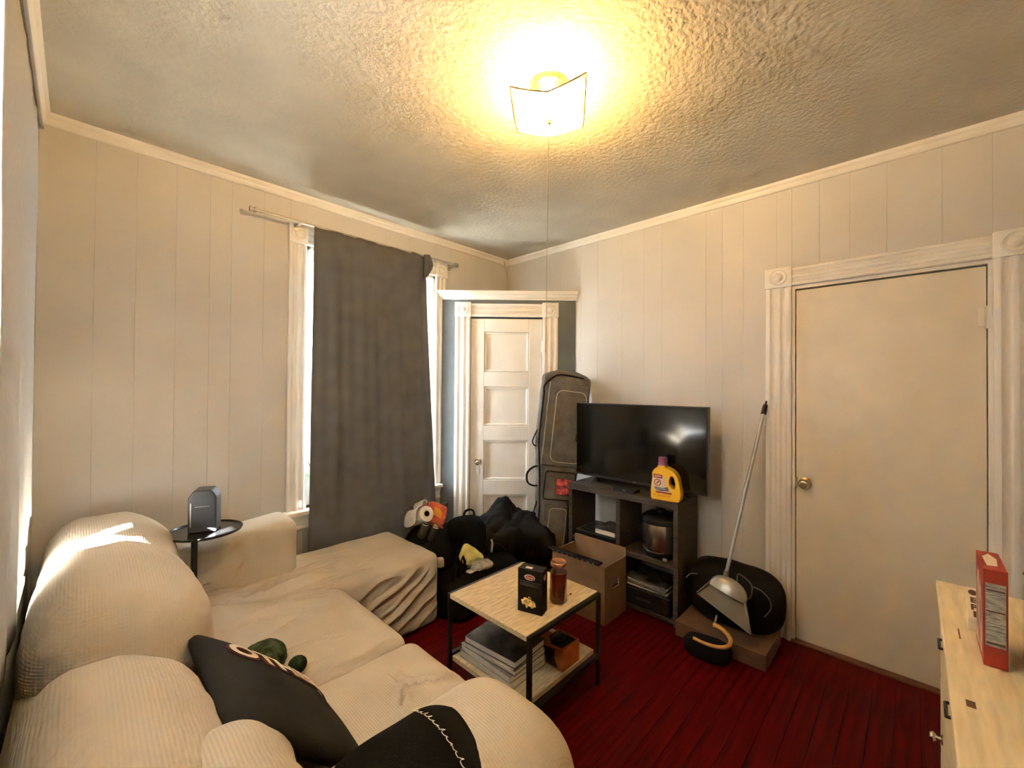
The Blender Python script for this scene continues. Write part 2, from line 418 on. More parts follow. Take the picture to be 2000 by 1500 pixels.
# crown trim
def crown(name, pts_fn, label):
    prof = [(0, 0), (.012, 0), (.022, .01), (.024, .026), (.034, .034), (.036, .05), (0, .05)]
    m = MB(); m.add(*pts_fn(prof)); return struct(m.build(name, 'white_paint', origin=(0, 0, ZC-.05), smooth=40), label, 'trim')
def sweep(axis, val, inn, a0, a1):
    def f(prof):
        vs = []; n = len(prof)
        for a in (a0, a1):
            for d, z in prof:
                vs.append((a, val+inn*d, ZC-.05+z) if axis == 1 else (val+inn*d, a, ZC-.05+z))
        return vs, [tuple(range(n)), tuple(range(2*n-1, n-1, -1))]+[(i, (i+1) % n, n+(i+1) % n, n+i) for i in range(n)]
    return f
crown('trim_1', sweep(1, YW, -1, XL, XR), 'cream crown moulding above the window wall')
crown('trim_2', sweep(0, XR, -1, YB, YW), 'cream crown moulding above the right wall')
crown('trim_3', sweep(0, XL, 1, YB, YW), 'cream crown moulding at the left edge of the ceiling')
crown('trim_4', sweep(1, YB, 1, XL, XR), 'cream crown moulding above the back wall')
def baseboard(name, x0, x1, y0, y1, label):
    struct(MB().rbox(x0, x1, y0, y1, 0, .13, r=.005).build(name, 'white_paint'), label, 'baseboard')
baseboard('baseboard_window', XL, 2.08, YW-.016, YW, 'white baseboard under the window wall')
baseboard('baseboard_right', XR-.016, XR, .66, 2.02, 'white baseboard behind the shelf unit')
baseboard('baseboard_left', XL, XL+.014, YB, YW-.02, 'white baseboard behind the sofa')
baseboard('baseboard_back', XL+.02, XR-.02, YB, YB+.016, 'white baseboard behind the dresser')

# fluted casing pieces: built in a local frame (u along width, w up, d out of the wall)
FL = [(0, 0), (0, .016), (.006, .02), (.022, .02), (.030, .011), (.040, .008), (.050, .011), (.057, .019), (.066, .021), (.075, .019), (.082, .011), (.092, .008), (.102, .011), (.110, .02), (.124, .02), (.13, .016), (.13, 0)]
def fluted(M, width, length, horizontal=False):
    k = width/.13; n = len(FL); vs = []
    for L_ in (0, length):
        for u, d in FL: vs.append((u*k, L_, d) if not horizontal else (L_, u*k, d))
    fs = [tuple(range(n)), tuple(range(2*n-1, n-1, -1))]+[(i, (i+1) % n, n+(i+1) % n, n+i) for i in range(n)]
    m = MB(); m.add(vs, fs, 0, M); return m
def rosette(M, w, h):
    m = MB(); m.rbox(0, w, 0, h, 0, .028, r=.003, M=M)
    prof = [(.046, 0), (.046, .004), (.041, .007), (.034, .002), (.026, .001), (.022, .006), (.016, .011), (.008, .014), (0, .015)]
    m.lathe(prof, (w/2, h/2, .027), 20, M=M); return m
def surround(root, M, u0, u1, z0, z1, cw, ch, bw=None):
    """casing around an opening u0..u1, z0..z1 in frame M (u, z, out)"""
    for (a, nm) in ((u0-cw, 'l'), (u1, 'r')):
        fluted(M @ Matrix.Translation((a, z0, 0)), cw, z1-z0).build('casing', 'white_paint', root, smooth=35)
        rosette(M @ Matrix.Translation((a-.004, z1, 0)), cw+.008, ch+.008).build('corner_block', 'white_paint', root, smooth=35)
    fluted(M @ Matrix.Translation((u0, z1+.004, 0)), ch-.006, u1-u0, True).build('head_casing', 'white_paint', root, smooth=35)

# window in the window wall (frame: u = +x, z, out = -y)
MW = frame_M((0, YW, 0), (1, 0, 0), (0, 0, 1), (0, -1, 0))
w1 = sempty('window_1', (1.555, YW, .66), 'tall double-hung window with white fluted trim behind the grey curtain', 'window')
surround(w1, MW, OW[0], OW[1], OW[2]+.0, OW[3], .105, .115)
MB().rbox(.90, 2.10, YW-.065, YW+.13, .632, .66, r=.006).build('window_sill', 'white_paint', w1)
m = MB(); m.rbox(.925, 2.10, YW-.02, YW, .54, .632, r=.003); m.rbox(.925, 2.10, YW-.032, YW-.018, .60, .632, r=.004); m.rbox(.925, 2.10, YW-.028, YW-.018, .54, .556, r=.003)
m.build('apron', 'white_paint', w1)
m = MB()
for x0, x1, z0, z1 in ((OW[0], OW[0]+.02, .66, 2.37), (OW[1]-.02, OW[1], .66, 2.37), (OW[0], OW[1], 2.35, 2.37)): m.box(x0, x1, YW-.001, YW+.14, z0, z1)
m.build('jamb', 'white_paint', w1)
def sash(root, axis, pos, a0, a1, z0, z1, w=.045):
    m = MB(); rects = ((a0, a0+w, z0, z1), (a1-w, a1, z0, z1), (a0+w, a1-w, z0, z0+w*1.3), (a0+w, a1-w, z1-w, z1))
    for p0, p1, q0, q1 in rects:
        if axis == 1: m.rbox(p0, p1, pos-.016, pos+.016, q0, q1, r=.003)
        else: m.rbox(pos-.016, pos+.016, p0, p1, q0, q1, r=.003)
    s_ = m.build('sash', 'white_paint', root)
    g = MB()
    if axis == 1: g.box(a0+w, a1-w, pos-.002, pos+.002, z0+w, z1-w)
    else: g.box(pos-.002, pos+.002, a0+w, a1-w, z0+w, z1-w)
    g.build('pane', 'window_glass', s_)
sash(w1, 1, YW+.07, 1.045, 2.025, .66, 1.53); sash(w1, 1, YW+.108, 1.045, 2.025, 1.49, 2.35)
# left window (frame: u = -y.. mirrored, out = +x)
ML = frame_M((XL, 0, 0), (0, 1, 0), (0, 0, 1), (1, 0, 0))
w2 = sempty('window_2', (XL, 1.54, .80), 'bright window at the left edge of the picture above the sofa back', 'window')
for a in (OL[0]-.10, OL[1]):
    m = MB(); m.rbox(XL, XL+.016, a, a+.10, .80, 2.28, r=.003); m.build('casing', 'white_paint', w2)
MB().rbox(XL, XL+.016, OL[0]-.1, OL[1]+.1, 2.28, 2.38, r=.003).build('head_casing', 'white_paint', w2)
MB().rbox(XL-.13, XL+.02, OL[0]-.02, OL[1]+.02, .775, .80, r=.004).build('window_sill', 'white_paint', w2)
sash(w2, 0, XL-.07, .70, 2.17, .80, 1.56, .03); sash(w2, 0, XL-.108, .70, 2.17, 1.52, 2.28, .03)
struct(MB().box(-30, 30, -30, 30, -3.3, -3.2).build('ground', 'outside_ground', origin=(0, 0, -3.3)), 'pale ground far below outside the windows', 'ground')

# flat door in the right wall (frame: u = -y so that text order runs left to right, out = -x)
MR = frame_M((XR, 0, 0), (0, -1, 0), (0, 0, 1), (-1, 0, 0))
d1 = sempty('door_1', (XR, .127, 0), 'flat cream door with brass knob and fluted trim', 'door')
surround(d1, MR, -OD[1], -OD[0], 0, OD[3], .13, .11)
m = MB(); m.box(XR-.001, XR+.13, .500, .516, 0, 2.06); m.box(XR-.001, XR+.13, -.262, -.246, 0, 2.06); m.box(XR-.001, XR+.13, -.246, .5, 2.044, 2.06)
m.build('jamb', 'white_paint', d1)
MB().rbox(XR+.012, XR+.05, -.243, .497, .012, 2.036, r=.003).build('door_slab', 'door_paint', d1)
MB().rbox(XR-.03, XR+.13, -.262, .516, 0, .011, r=.003).build('threshold', 'threshold_wood', d1)
def knob(M, mt, parent, s=1.0, name='door_knob'):
    prof = [(.032*s, 0), (.032*s, .004*s), (.026*s, .008*s), (.012*s, .012*s), (.011*s, .028*s), (.02*s, .034*s), (.027*s, .044*s), (.027*s, .052*s), (.02*s, .062*s), (.012*s, .064*s), (.011*s, .062*s), (0, .062*s)]
    m = MB(); m.lathe(prof, (0, 0, 0), 24, M=M); return m.build(name, mt, parent, smooth=40)
knob(frame_M((XR+.012, .452, .92), (0, -1, 0), (0, 0, 1), (-1, 0, 0)), 'brass', d1)
for z in (1.80, .30):
    m = MB(); m.tube([(XR+.006, -.246, z-.05), (XR+.006, -.246, z+.05)], .007, 8); m.tube([(XR+.006, -.246, z-.056), (XR+.006, -.246, z-.05)], .009, 8); m.rbox(XR+.009, XR+.0135, -.246, -.215, z-.045, z+.045, r=.001)
    m.build('hinge', 'door_paint', d1, smooth=40)
MB().rbox(XR+.006, XR+.0125, .489, .503, .89, .95, r=.001).build('latch_plate', 'brass', d1)

# corner closet
A = Vector((2.111, 2.855, 0)); B = Vector((2.898, 2.05, 0)); U = (B-A).normalized(); NO = U.cross(Vector((0, 0, 1)))
NO = Vector((-.7163, -.6978, 0)).normalized(); LEN = (B-A).length
MC = frame_M(A, U, (0, 0, 1), NO)
m = MB()
for a, b, z0, z1 in ((0, .245, 0, 2.2), (.848, LEN, 0, 2.2), (.245, .848, 2.045, 2.2)): m.box(a, b, z0, z1, -.03, 0, M=MC)
wc = struct(m.build('wall_closet', 'closet_paint', origin=tuple(A)), 'dark grey-blue diagonal face of the corner closet', 'wall')
m = MB(); m.add([(2.12, 2.85, 2.2), (2.89, 2.06, 2.2), (2.89, 2.85, 2.2), (2.12, 2.85, 2.22), (2.89, 2.06, 2.22), (2.89, 2.85, 2.22)], [(0, 2, 1), (3, 4, 5), (0, 1, 4, 3), (1, 2, 5, 4), (2, 0, 3, 5)])
m.build('closet_top', 'closet_paint', wc)
m = MB(); pr_ = [(-.02, 0), (.014, 0), (.018, .014), (.03, .02), (.034, .036), (.046, .044), (.05, .064), (.05, .07), (-.02, .07)]
vs = []
for L_ in (-.03, LEN+.01):
    for d, z in pr_: vs.append((L_+(-.0 if L_ < 0 else 0), 2.19+z, d))
n = len(pr_); m.add(vs, [tuple(range(n)), tuple(range(2*n-1, n-1, -1))]+[(i, (i+1) % n, n+(i+1) % n, n+i) for i in range(n)], 0, MC)
struct(m.build('trim_5', 'white_paint', smooth=35), 'white moulded cornice along the top of the corner closet', 'trim')
d2 = sempty('door_2', tuple(A+U*.546), 'white four-panel closet door set across the corner', 'door')
surround(d2, MC, .245, .848, 0, 2.045, .128, .115)
stl = [(.247, .36), (.735, .846)]; pz = [(.23, .56), (.682, 1.014), (1.136, 1.464), (1.587, 1.924)]
m = MB()
for a, b in stl: m.rbox(a, b, .01, 2.035, -.035, -.005, r=.003, M=MC)
zz = [.01]+[q for p in pz for q in p]+[2.035]
for z0, z1 in zip(zz[::2], zz[1::2]): m.rbox(.36, .735, z0, z1, -.035, -.005, r=.003, M=MC)
m.build('door_frame', 'white_paint', d2)
for z0, z1 in pz:
    p = MB().rbox(.362, .733, z0+.002, z1-.002, -.033, -.024, r=.002, M=MC).build('panel', 'white_paint', d2)
    m = MB()
    for a, b, c, d in ((.36, .735, z0, z0+.018), (.36, .735, z1-.018, z1), (.36, .378, z0, z1), (.717, .735, z0, z1)): m.rbox(a, b, c, d, -.03, -.012, r=.008, seg=2, M=MC)
    m.build('panel_moulding', 'white_paint', p, smooth=50)
knob(MC @ Matrix.Translation((.315, .835, -.006)), 'chrome', d2, .92)
MB().rbox(.302, .328, .745, .80, -.006, -.002, r=.003, M=MC).build('keyhole_plate', 'white_paint', d2)
for z in (1.80, .25):
    m = MB(); m.tube([MC @ Vector((.850, z-.045, .006)), MC @ Vector((.850, z+.045, .006))], .007, 8); m.rbox(.838, .86, z-.04, z+.04, -.004, .003, r=.001, M=MC); m.build('hinge', 'white_paint', d2, smooth=40)
# loose cable in the corner
m = MB(); m.tube([(2.82, 2.825, 2.66), (2.835, 2.832, 2.63), (2.868, 2.838, 2.58), (2.882, 2.842, 2.50), (2.884, 2.842, 2.40), (2.884, 2.842, 2.225)], .006, 6)
tag(m.build('cable', 'cable_beige', smooth=True), 'beige cable running down the ceiling corner behind the closet', 'cable')

# ------------------------------------------------------------------ curtains
def curtain_mesh(x0f, x1f, zt, zb, y, amp, nx=110, nzr=46, folds=5, seed=0, axis=1, thick=.004):
    m = MB(); vs = []; fs = []
    for j in range(nzr+1):
        t = j/nzr
        for i in range(nx+1):
            s = i/nx; x = x0f(t)+(x1f(t)-x0f(t))*s
            ph = s*folds*2*PI
            d = amp*(.55+.45*t)*(math.sin(ph+.7*math.sin(2.2*s*PI)+.35*t)+.35*math.sin(2.3*ph+1+seed)) + .004*noise.noise(Vector((s*6, t*3, seed)))
            z = zt(s)+(zb(s)-zt(s))*t
            vs.append((x, y+d, z) if axis == 1 else (y+d, x, z))
    k = nx+1
    for j in range(nzr):
        for i in range(nx): fs.append((j*k+i, j*k+i+1, (j+1)*k+i+1, (j+1)*k+i))
    m.add(vs, fs); return m
def solidify(o, th):
    md = o.modifiers.new('thickness', 'SOLIDIFY'); md.thickness = th; md.offset = 0; return o
# scalloped heading between the rod loops
cm = curtain_mesh(lambda t: 1.045-.01*t, lambda t: 1.895+.145*t**1.15, lambda s: 2.494-.012*abs(math.sin(s*PI*3.5))-.0*s, lambda s: .20, 2.775, .013, folds=4.2)
cur = tag(solidify(cm.build('curtain', 'curtain_grey', smooth=True), .004), 'dark grey blackout curtain hanging over the window', 'curtain')
flap = MB(); vs = []; fs = []
for j in range(13):
    t = j/12
    for i in range(9):
        s = i/8; vs.append((1.865+.055*s+.03*math.sin(t*PI)*s, 2.757-.03*math.sin(s*PI)*(1-t*.5), 2.49-.20*t*(1-.35*s)))
for j in range(12):
    for i in range(8): fs.append((j*9+i, j*9+i+1, (j+1)*9+i+1, (j+1)*9+i))
flap.add(vs, fs); f_ = solidify(flap.build('heading_fold', 'curtain_grey', cur, smooth=True), .003)
rod = thing('curtain_rod', 'thin brushed metal curtain rod with flat end cap above the window', 'curtain rod', (1.44, 2.79, 2.47))
MB().tube([(.70, 2.782, 2.486), (2.20, 2.782, 2.486)], .008, 10).build('rod', 'silver_metal', rod, smooth=40)
for x in (.70, 2.205):
    m = MB()
    for k in range(2): m.tube([(x-.018+.022*k, 2.782, 2.486), (x-.008+.022*k, 2.782, 2.486)], .017, 14)
    m.tube([(x-.018, 2.782, 2.486), (x+.016, 2.782, 2.486)], .009, 10); m.build('finial', 'silver_metal', rod, smooth=40)
for x in (.955, 2.165):
    m = MB(); m.rbox(x-.01, x+.01, 2.779, 2.836, 2.466, 2.478, r=.002); m.rbox(x-.015, x+.015, 2.826, 2.834, 2.44, 2.488, r=.002); m.build('bracket', 'silver_metal', rod)
cl = curtain_mesh(lambda t: 1.30, lambda t: 2.30, lambda s: 2.40, lambda s: .775+.15*max(0, min(1, (s-.52)/.07))+.055*max(0, min(1, (s-.82)/.02)), XL+.024, .0035, nx=60, nzr=20, folds=5, axis=0)
tag(solidify(cl.build('curtain', 'curtain_stone', smooth=True), .003), 'stone grey curtain over the far half of the window at the left edge', 'curtain')
cl = curtain_mesh(lambda t: .62, lambda t: 1.31, lambda s: 1.47, lambda s: .775, XL+.022, .0035, nx=60, nzr=20, folds=6, axis=0)  # unseen panel added to keep daylight off the near sofa back
tag(solidify(cl.build('curtain', 'curtain_stone', smooth=True), .003), 'added unseen grey panel blocking daylight at the lower near half of the left window', 'curtain')
cl = curtain_mesh(lambda t: .62, lambda t: 1.31, lambda s: 2.40, lambda s: 1.46, XL+.022, .0035, nx=60, nzr=20, folds=6, axis=0)  # unseen sheer added above it to let fill daylight into the room
tag(solidify(cl.build('curtain', 'fill_sheer', smooth=True), .003), 'added unseen sheer panel passing fill daylight at the upper near half of the left window', 'curtain')
cr = thing('curtain_rod', 'slim metal curtain rod over the window at the left edge', 'curtain rod', (XL+.03, 1.56, 2.40))
MB().tube([(XL+.03, .56, 2.41), (XL+.03, 2.34, 2.41)], .007, 8).build('rod', 'silver_metal', cr, smooth=40)
for y in (.58, 2.32): MB().rbox(XL, XL+.04, y-.008, y+.008, 2.398, 2.408, r=.002).build('bracket', 'silver_metal', cr)
# plant on the window sill
pl = thing('potted_plant', 'small potted plant on the window sill beside the curtain edge', 'plant', (1.125, 2.905, .66))
MB().lathe([(.03, 0), (.038, .07), (.041, .072), (.041, .08), (.034, .08), (.032, .07), (0, .07)], (1.125, 2.905, .66), 18).build('pot', 'terracotta', pl, smooth=40)
MB().lathe([(.026, 0), (.03, .05), (.03, .055), (0, .055)], (1.125, 2.905, .74), 14).build('nursery_pot', 'black_plastic', pl, smooth=40)
for k in range(11):
    a = k*2.4; b = .05+.035*(k % 3); hh = .83+.012*k
    c0 = Vector((1.125, 2.905, .79)); c2 = Vector((1.125+math.cos(a)*b, 2.905+math.sin(a)*b*.7, hh))
    m = MB(); mid = (c0+c2)/2+Vector((0, 0, .02)); m.tube([c0, mid, c2, c2+(c2-mid)*.6], [.002, .012, .014, .001], 6, flat=.15); m.build('leaf', 'plant_green', pl, smooth=True)

# ------------------------------------------------------------------ slip-covered sectional sofa
sofa = thing('sectional_sofa', 'beige waffle-knit slipcovered sectional sofa with chaise', 'sofa', (.55, 1.6, 0))
def fold_fn(segs, wrinkle=.004, seed=0, sag=0, box=None, front=()):
    def f(q, n):
        d = 0
        if n.z > .3:
            for a, b, amp, w in segs:
                dd, t = seg_d(q.x, q.y, a, b); e = min(1, 4*t*(1-t)+.25)
                d += amp*e*(2.0*math.exp(-(dd/(w*1.7))**2) - 4.4*math.exp(-(dd/(w*.5))**2))
            if sag and box:
                u = (q.x-box[0])/(box[1]-box[0]); v = (q.y-box[2])/(box[3]-box[2])
                d += sag*16*u*(1-u)*v*(1-v)
        else:
            for a, b, amp, w in front:
                dd, t = seg_d(q.x, q.z, a, b); e = min(1, 4*t*(1-t)+.3)
                d += 1.4*amp*e*math.exp(-(dd/(w*.75))**2)
        d += wrinkle*(nz(q, 5, seed)+.4*nz(q, 13, seed))
        return q+n*d
    return f
CH = [((.56, 2.30), (1.157, 2.417), .014, .020), ((.467, 2.292), (.964, 2.317), .016, .020), ((.658, 2.301), (.978, 2.493), .010, .016), ((.437, 2.454), (.639, 2.396), .012, .02),
      ((.377, 2.36), (.695, 2.16), .016, .022), ((.853, 2.618), (1.252, 2.548), .006, .015), ((.60, 2.20), (1.15, 2.20), .012, .018), ((.75, 2.25), (1.35, 2.33), .008, .016), ((.42, 2.52), (.60, 2.47), .010, .02), ((.5, 2.38), (1.0, 2.40), .008, .014)]
CF = [((1.10, .10), (1.524, .32), .013, .022), ((1.25, .05), (1.544, .20), .012, .02), ((1.06, .24), (1.448, .42), .013, .022), ((1.03, .32), (1.309, .43), .010, .018), ((1.16, .18), (1.50, .38), .008, .014), ((1.38, .02), (1.55, .12), .010, .016)]
MB().rbox(.10, 1.575, 2.115, 2.735, .004, .432, r=.05, res=.007, seg=4, fn=fold_fn(CH, .004, 1, front=CF)).build('chaise', 'slipcover', sofa, smooth=True)
S2 = [((.488, 1.695), (.78, 1.667), .006, .014), ((.488, 1.821), (.803, 1.925), .006, .014), ((.405, 2.08), (.851, 2.03), .012, .02), ((.423, 2.02), (.722, 1.946), .010, .018), ((.36, 1.62), (.75, 1.58), .004, .012), ((.40, 1.55), (.9, 1.50), .005, .012)]
MB().rbox(.10, .955, 1.475, 2.13, .004, .448, r=.06, res=.009, seg=4, fn=fold_fn(S2, .004, 2, sag=.006, box=(.1, .95, 1.47, 2.13))).build('seat_cushion', 'slipcover', sofa, smooth=True)
S1 = [((.771, 1.322), (.785, 1.225), .008, .012), ((.785, 1.22), (.721, 1.163), .010, .013), ((.785, 1.22), (.938, 1.167), .010, .012), ((.80, 1.20), (.94, 1.12), .006, .01)]
MB().rbox(.10, .965, .90, 1.472, .004, .45, r=.06, res=.009, seg=4, fn=fold_fn(S1, .003, 3, sag=.006, box=(.1, .96, .9, 1.47))).build('seat_cushion', 'slipcover', sofa, smooth=True)
def back_fn(y0, y1, seed, top=.92, wr=.006, crown=.085):
    def f(q, n):
        v = (q.y-y0)/(y1-y0); cr = max(0, 4*v*(1-v))**.6
        z = max(0, (q.z-.45)/(top-.45)); fx = max(0, min(1, n.x*.5+.6)); fx = fx*fx*(3-2*fx)
        q = Vector(q)
        q.z += -crown*(1-cr)*max(0, min(1, z*1.3))                     # crowned top
        q.x += (.05*cr-.03)*(.2+.8*fx)*math.sin(min(1, max(0, z))*PI*.8)
        q.x += -.10*max(0, z-.35)**1.2*fx
        d = wr*(nz(q, 4.5, seed)+.5*nz(q, 11, seed)+.25*nz(q, 24, seed))
        g = .006*math.sin(q.y*38+q.z*26+seed)*math.exp(-((v-.05)/.10)**2) + .006*math.sin(q.y*30-q.z*30)*math.exp(-((v-.96)/.08)**2)
        for k in range(4):                                             # pulled creases towards the ends
            a0 = seed*1.7+k*1.9; u = q.x*math.cos(a0*.3)+ (q.y-y0)*.6+q.z*.5*math.sin(a0)
            g += .0035*math.sin(u*34+a0)**5*max(0, noise.noise(Vector((q.x*3+k, q.y*3, q.z*3+seed))))*2
        return q+n*(d+g)
    return f
MB().rbox(-.09, .32, 2.08, 2.775, .30, .89, r=.15, res=.016, seg=6, fn=back_fn(2.08, 2.775, 5, .89)).build('back_cushion', 'slipcover', sofa, smooth=True)
MB().rbox(-.095, .305, 1.40, 2.115, .30, .93, r=.16, res=.016, seg=6, fn=back_fn(1.40, 2.115, 6, .93)).build('back_cushion', 'slipcover', sofa, smooth=True)
MB().rbox(-.095, .24, .74, 1.45, .30, .842, r=.14, res=.014, seg=6, fn=back_fn(.74, 1.45, 7, .848, crown=.05)).build('back_cushion', 'slipcover', sofa, smooth=True)
MB().rbox(.02, .318, .70, 1.06, .30, .792, r=.12, res=.014, seg=6, fn=lambda q, n: q+n*(.005*nz(q, 6, 15)+.004*math.sin(q.y*70+q.z*8)*max(0, n.x))).build('back_end', 'slipcover', sofa, smooth=True)
MB().rbox(-.10, .16, .66, 2.74, .004, .74, r=.06, res=.03, seg=3, fn=lambda q, n: q+n*.004*nz(q, 5, 9)).build('back_frame', 'slipcover', sofa, smooth=True)
def arm_fn(q, n):
    q = Vector(q); z = max(0, (q.z-.40)/.24)
    c = .775
    q.y = c+(q.y-c)*(1+.10*math.sin(min(1, z)*PI))
    q.z += .012*math.sin((q.x-.1)*3.2)-.05*max(0, (q.x-.78)/.14)**2*z
    return q+n*(.004*nz(q, 5, 11)+.002*nz(q, 12, 12))
MB().rbox(.12, .915, .585, .965, .004, .645, r=.15, res=.014, seg=7, fn=arm_fn).build('armrest', 'slipcover', sofa, smooth=True)
def fararm_fn(q, n):
    q = Vector(q); u = (q.x-.30)/.58
    if q.z > .5: q.z += .05*u-.03
    w = .006*nz(q, 5, 13)
    if n.y < -.3: w += .006*math.sin((q.z*46+q.x*20))*math.exp(-((u)/.25)**2)
    return q+n*w
MB().rbox(.30, .875, 2.475, 2.745, .30, .705, r=.075, res=.015, seg=5, fn=fararm_fn).build('armrest', 'slipcover', sofa, smooth=True)
# end seam of the backrest nearest the camera
sm = [(.27+.058*math.sin(k/11*PI*.8), .742+.03*math.cos(k/11*PI)+.004*math.sin(k*2), .775-.36*(k/11)) for k in range(12)]
lab(MB().tube(sm, .008, 8).build('welt_seam', 'slipcover', sofa, smooth=True), 'thick gathered seam at the near end of the backrest')

# cushion with lettering: leans on the backrest
PC = Vector((.385, 1.262, .595)); pr = Vector((.73, 0, -.68)).normalized(); pu = Vector((0, 1, 0)); pn = pr.cross(pu).normalized()
if pn.z < 0: pn = -pn
MP = frame_M(PC, pr, pu, pn)
def pil_h(a, b): 
    u = max(0, 1-(abs(a)/.225)**2.6); v = max(0, 1-(abs(b)/.24)**2.6); return .05*(u*v)**.45
m = MB(); vs = []; fs = []; NP = 40
for sg in (1, -1):
    for i in range(NP+1):
        for j in range(NP+1):
            a = -1+2*i/NP; b = -1+2*j/NP
            pinch = 1-.06*(1-a*a)*abs(b)**4*0-.05*(1-abs(a)**2)*b*b*.6
            x = a*.225*(1-.05*(1-b*b)); y = b*.24*(1-.05*(1-a*a))
            hgt = pil_h(a*.225, b*.24)+.004*noise.noise(Vector((a*3, b*3, sg)))*(1-a*a)*(1-b*b)
            vs.append((x, y, sg*hgt))
k = NP+1
for s_ in (0, 1):
    o_ = s_*k*k
    for i in range(NP):
        for j in range(NP):
            q = (o_+i*k+j, o_+(i+1)*k+j, o_+(i+1)*k+j+1, o_+i*k+j+1); fs.append(q if s_ == 0 else q[::-1])
m.add(vs, fs, 0, MP)
pil = thing('throw_pillow', 'black throw pillow with cream and maroon lettering leaning on the sofa back', 'pillow', (.395, 1.262, .45))
m.build('cover', 'charcoal_fabric', pil, smooth=True)
Mi = MP.inverted()
def on_pillow(off):
    def f(v):
        q = Mi @ v; return MP @ Vector((q.x, q.y, pil_h(q.x, q.y)+off+q.z*.5))
    return f
text_mesh('OTHER', .108, MP @ Matrix.Translation((.022, .10, 0)), 'lettering_outline', 'letter_maroon', pil, .0008, bold=.011, spacing=1.0, fn=on_pillow(.0015))
text_mesh('OTHER', .108, MP @ Matrix.Translation((.022, .10, 0)), 'lettering', 'letter_cream', pil, .0008, bold=.004, spacing=1.0, fn=on_pillow(.0035))

# plush turtle behind the pillow
tu = thing('plush_turtle', 'green plush turtle half hidden behind the black pillow', 'plush toy', (.47, 1.64, .455))
MB().blob((.468, 1.65, .496), (.14, .165, .095), .95, 16, fn=lambda p, n: p+n*.006*noise.noise(p*30)).build('shell', 'green_plush', tu, smooth=True)
MB().blob((.545, 1.552, .483), (.062, .06, .056), 1, 10).build('head', 'green_plush_dark', tu, smooth=True)
for x, y in ((.40, 1.72), (.53, 1.70), (.41, 1.585)): MB().blob((x, y, .468), (.055, .06, .03), 1, 8).build('flipper', 'green_plush_dark', tu, smooth=True)

# black garment draped over the near armrest
def garment():
    m = MB(); vs = []; fs = []; nu, nv = 46, 34
    for i in range(nu+1):
        t = i/nu; an = math.radians(-62+ t*230)          # around the arm section (y-z), from far side over the top to the near side
        for j in range(nv+1):
            s = j/nv
            ext = 1-abs(2*t-1)**3*.10
            xl = .405-.07*t; xr = .675-.045*(t-.35)**2*6
            rd = 1-max(0, (.16-t)/.16)**2*.55
            cx = (xl+xr)/2; x = cx+(s-.5)*(xr-xl)*rd
            bul = .020*max(0, 1-abs(2*s-1)**4)
            R = .205+bul+.004*noise.noise(Vector((x*14, an*2, 3)))
            y = .775-math.cos(an+PI)*R*1.03*.98 if False else .775+math.cos(an)*R*1.0
            z = .445+math.sin(an)*R*1.0+.012
            if math.sin(an) < 0: z = .445+.012+math.sin(an)*R*.8
            vs.append((x, y, z))
    for i in range(nu):
        for j in range(nv): fs.append((i*(nv+1)+j, i*(nv+1)+j+1, (i+1)*(nv+1)+j+1, (i+1)*(nv+1)+j))
    m.add(vs, fs); return m
ga = thing('black_garment', 'black fabric garment with white script draped over the near armrest', 'garment', (.54, .775, .45))
g_ = garment().build('cloth', 'black_fabric', ga, smooth=True)
md = g_.modifiers.new('thickness', 'SOLIDIFY'); md.thickness = .012; md.offset = -1
# handwritten line along the right of the garment
pts = []; rs = random.Random(5)
for k in range(14):
    hgt = (1.7, .7, .8, 1.6, 1.5, .75, .6, 1.5, .7, .65, .7, 1.5, .7, 1.1)[k]
    pts += [(k, 0), (k+.30, hgt*.55), (k+.55, hgt), (k+.42, hgt*.5), (k+.5, .05), (k+.75, .0 if k % 3 else .35)]
def scr(p):
    l, hh = p[0], p[1]; t = l/13.5; an = math.radians(60+62*t); R = .2325
    return (.580-.018*t+hh*.0065, .775+math.cos(an)*R, .457+math.sin(an)*R)
MB().tube([scr(p) for p in spl(pts, 3)], .0009, 5).build('script_lettering', 'thread_white', ga)

# ------------------------------------------------------------------ ceiling light
LC = Vector((1.318, 1.07, ZC))
cl_ = thing('ceiling_light', 'square bent-glass ceiling light glowing warm yellow with a pull string', 'ceiling light', (LC.x, LC.y, 2.53))
MB().lathe([(.075, 0), (.078, -.006), (.072, -.02), (.05, -.03), (.012, -.034), (.0, -.034)][::-1], tuple(LC), 28).build('canopy', 'brass', cl_, smooth=40)
MB().tube([LC+Vector((0, 0, -.03)), LC+Vector((0, 0, -.155))], .005, 8).build('stem', 'brass', cl_)
ua = Vector((.60, -.80, 0)).normalized(); ub = Vector((.80, .60, 0)).normalized()
def shade_z(a, b): return .016*abs(a*b)+.014*(a*a+b*b)+.030*max(0, a)*max(0, -b)
def shade():
    m = MB(); vs = []; fs = []; n = 24; hs = .142
    for i in range(n+1):
        for j in range(n+1):
            a = -1+2*i/n; b = -1+2*j/n
            z = shade_z(a, b)
            vs.append(LC+ua*a*hs+ub*b*hs+Vector((0, 0, -.142+z)))
    k = n+1
    for i in range(n):
        for j in range(n): fs.append((i*k+j, (i+1)*k+j, (i+1)*k+j+1, i*k+j+1))
    m.add(vs, fs); return m
solidify(shade().build('glass_shade', 'frosted_shade', cl_, smooth=True), .003)
MB().tube([LC+ua*a*.142+ub*b*.142+Vector((0, 0, -.142+shade_z(a, b))) for a, b in [(-1+k/6, -1) for k in range(12)]+[(1, -1+k/6) for k in range(12)]+[(1-k/6, 1) for k in range(12)]+[(-1, 1-k/6) for k in range(12)]], .0028, 6, closed=True).build('shade_edge', 'amber_glass', cl_)
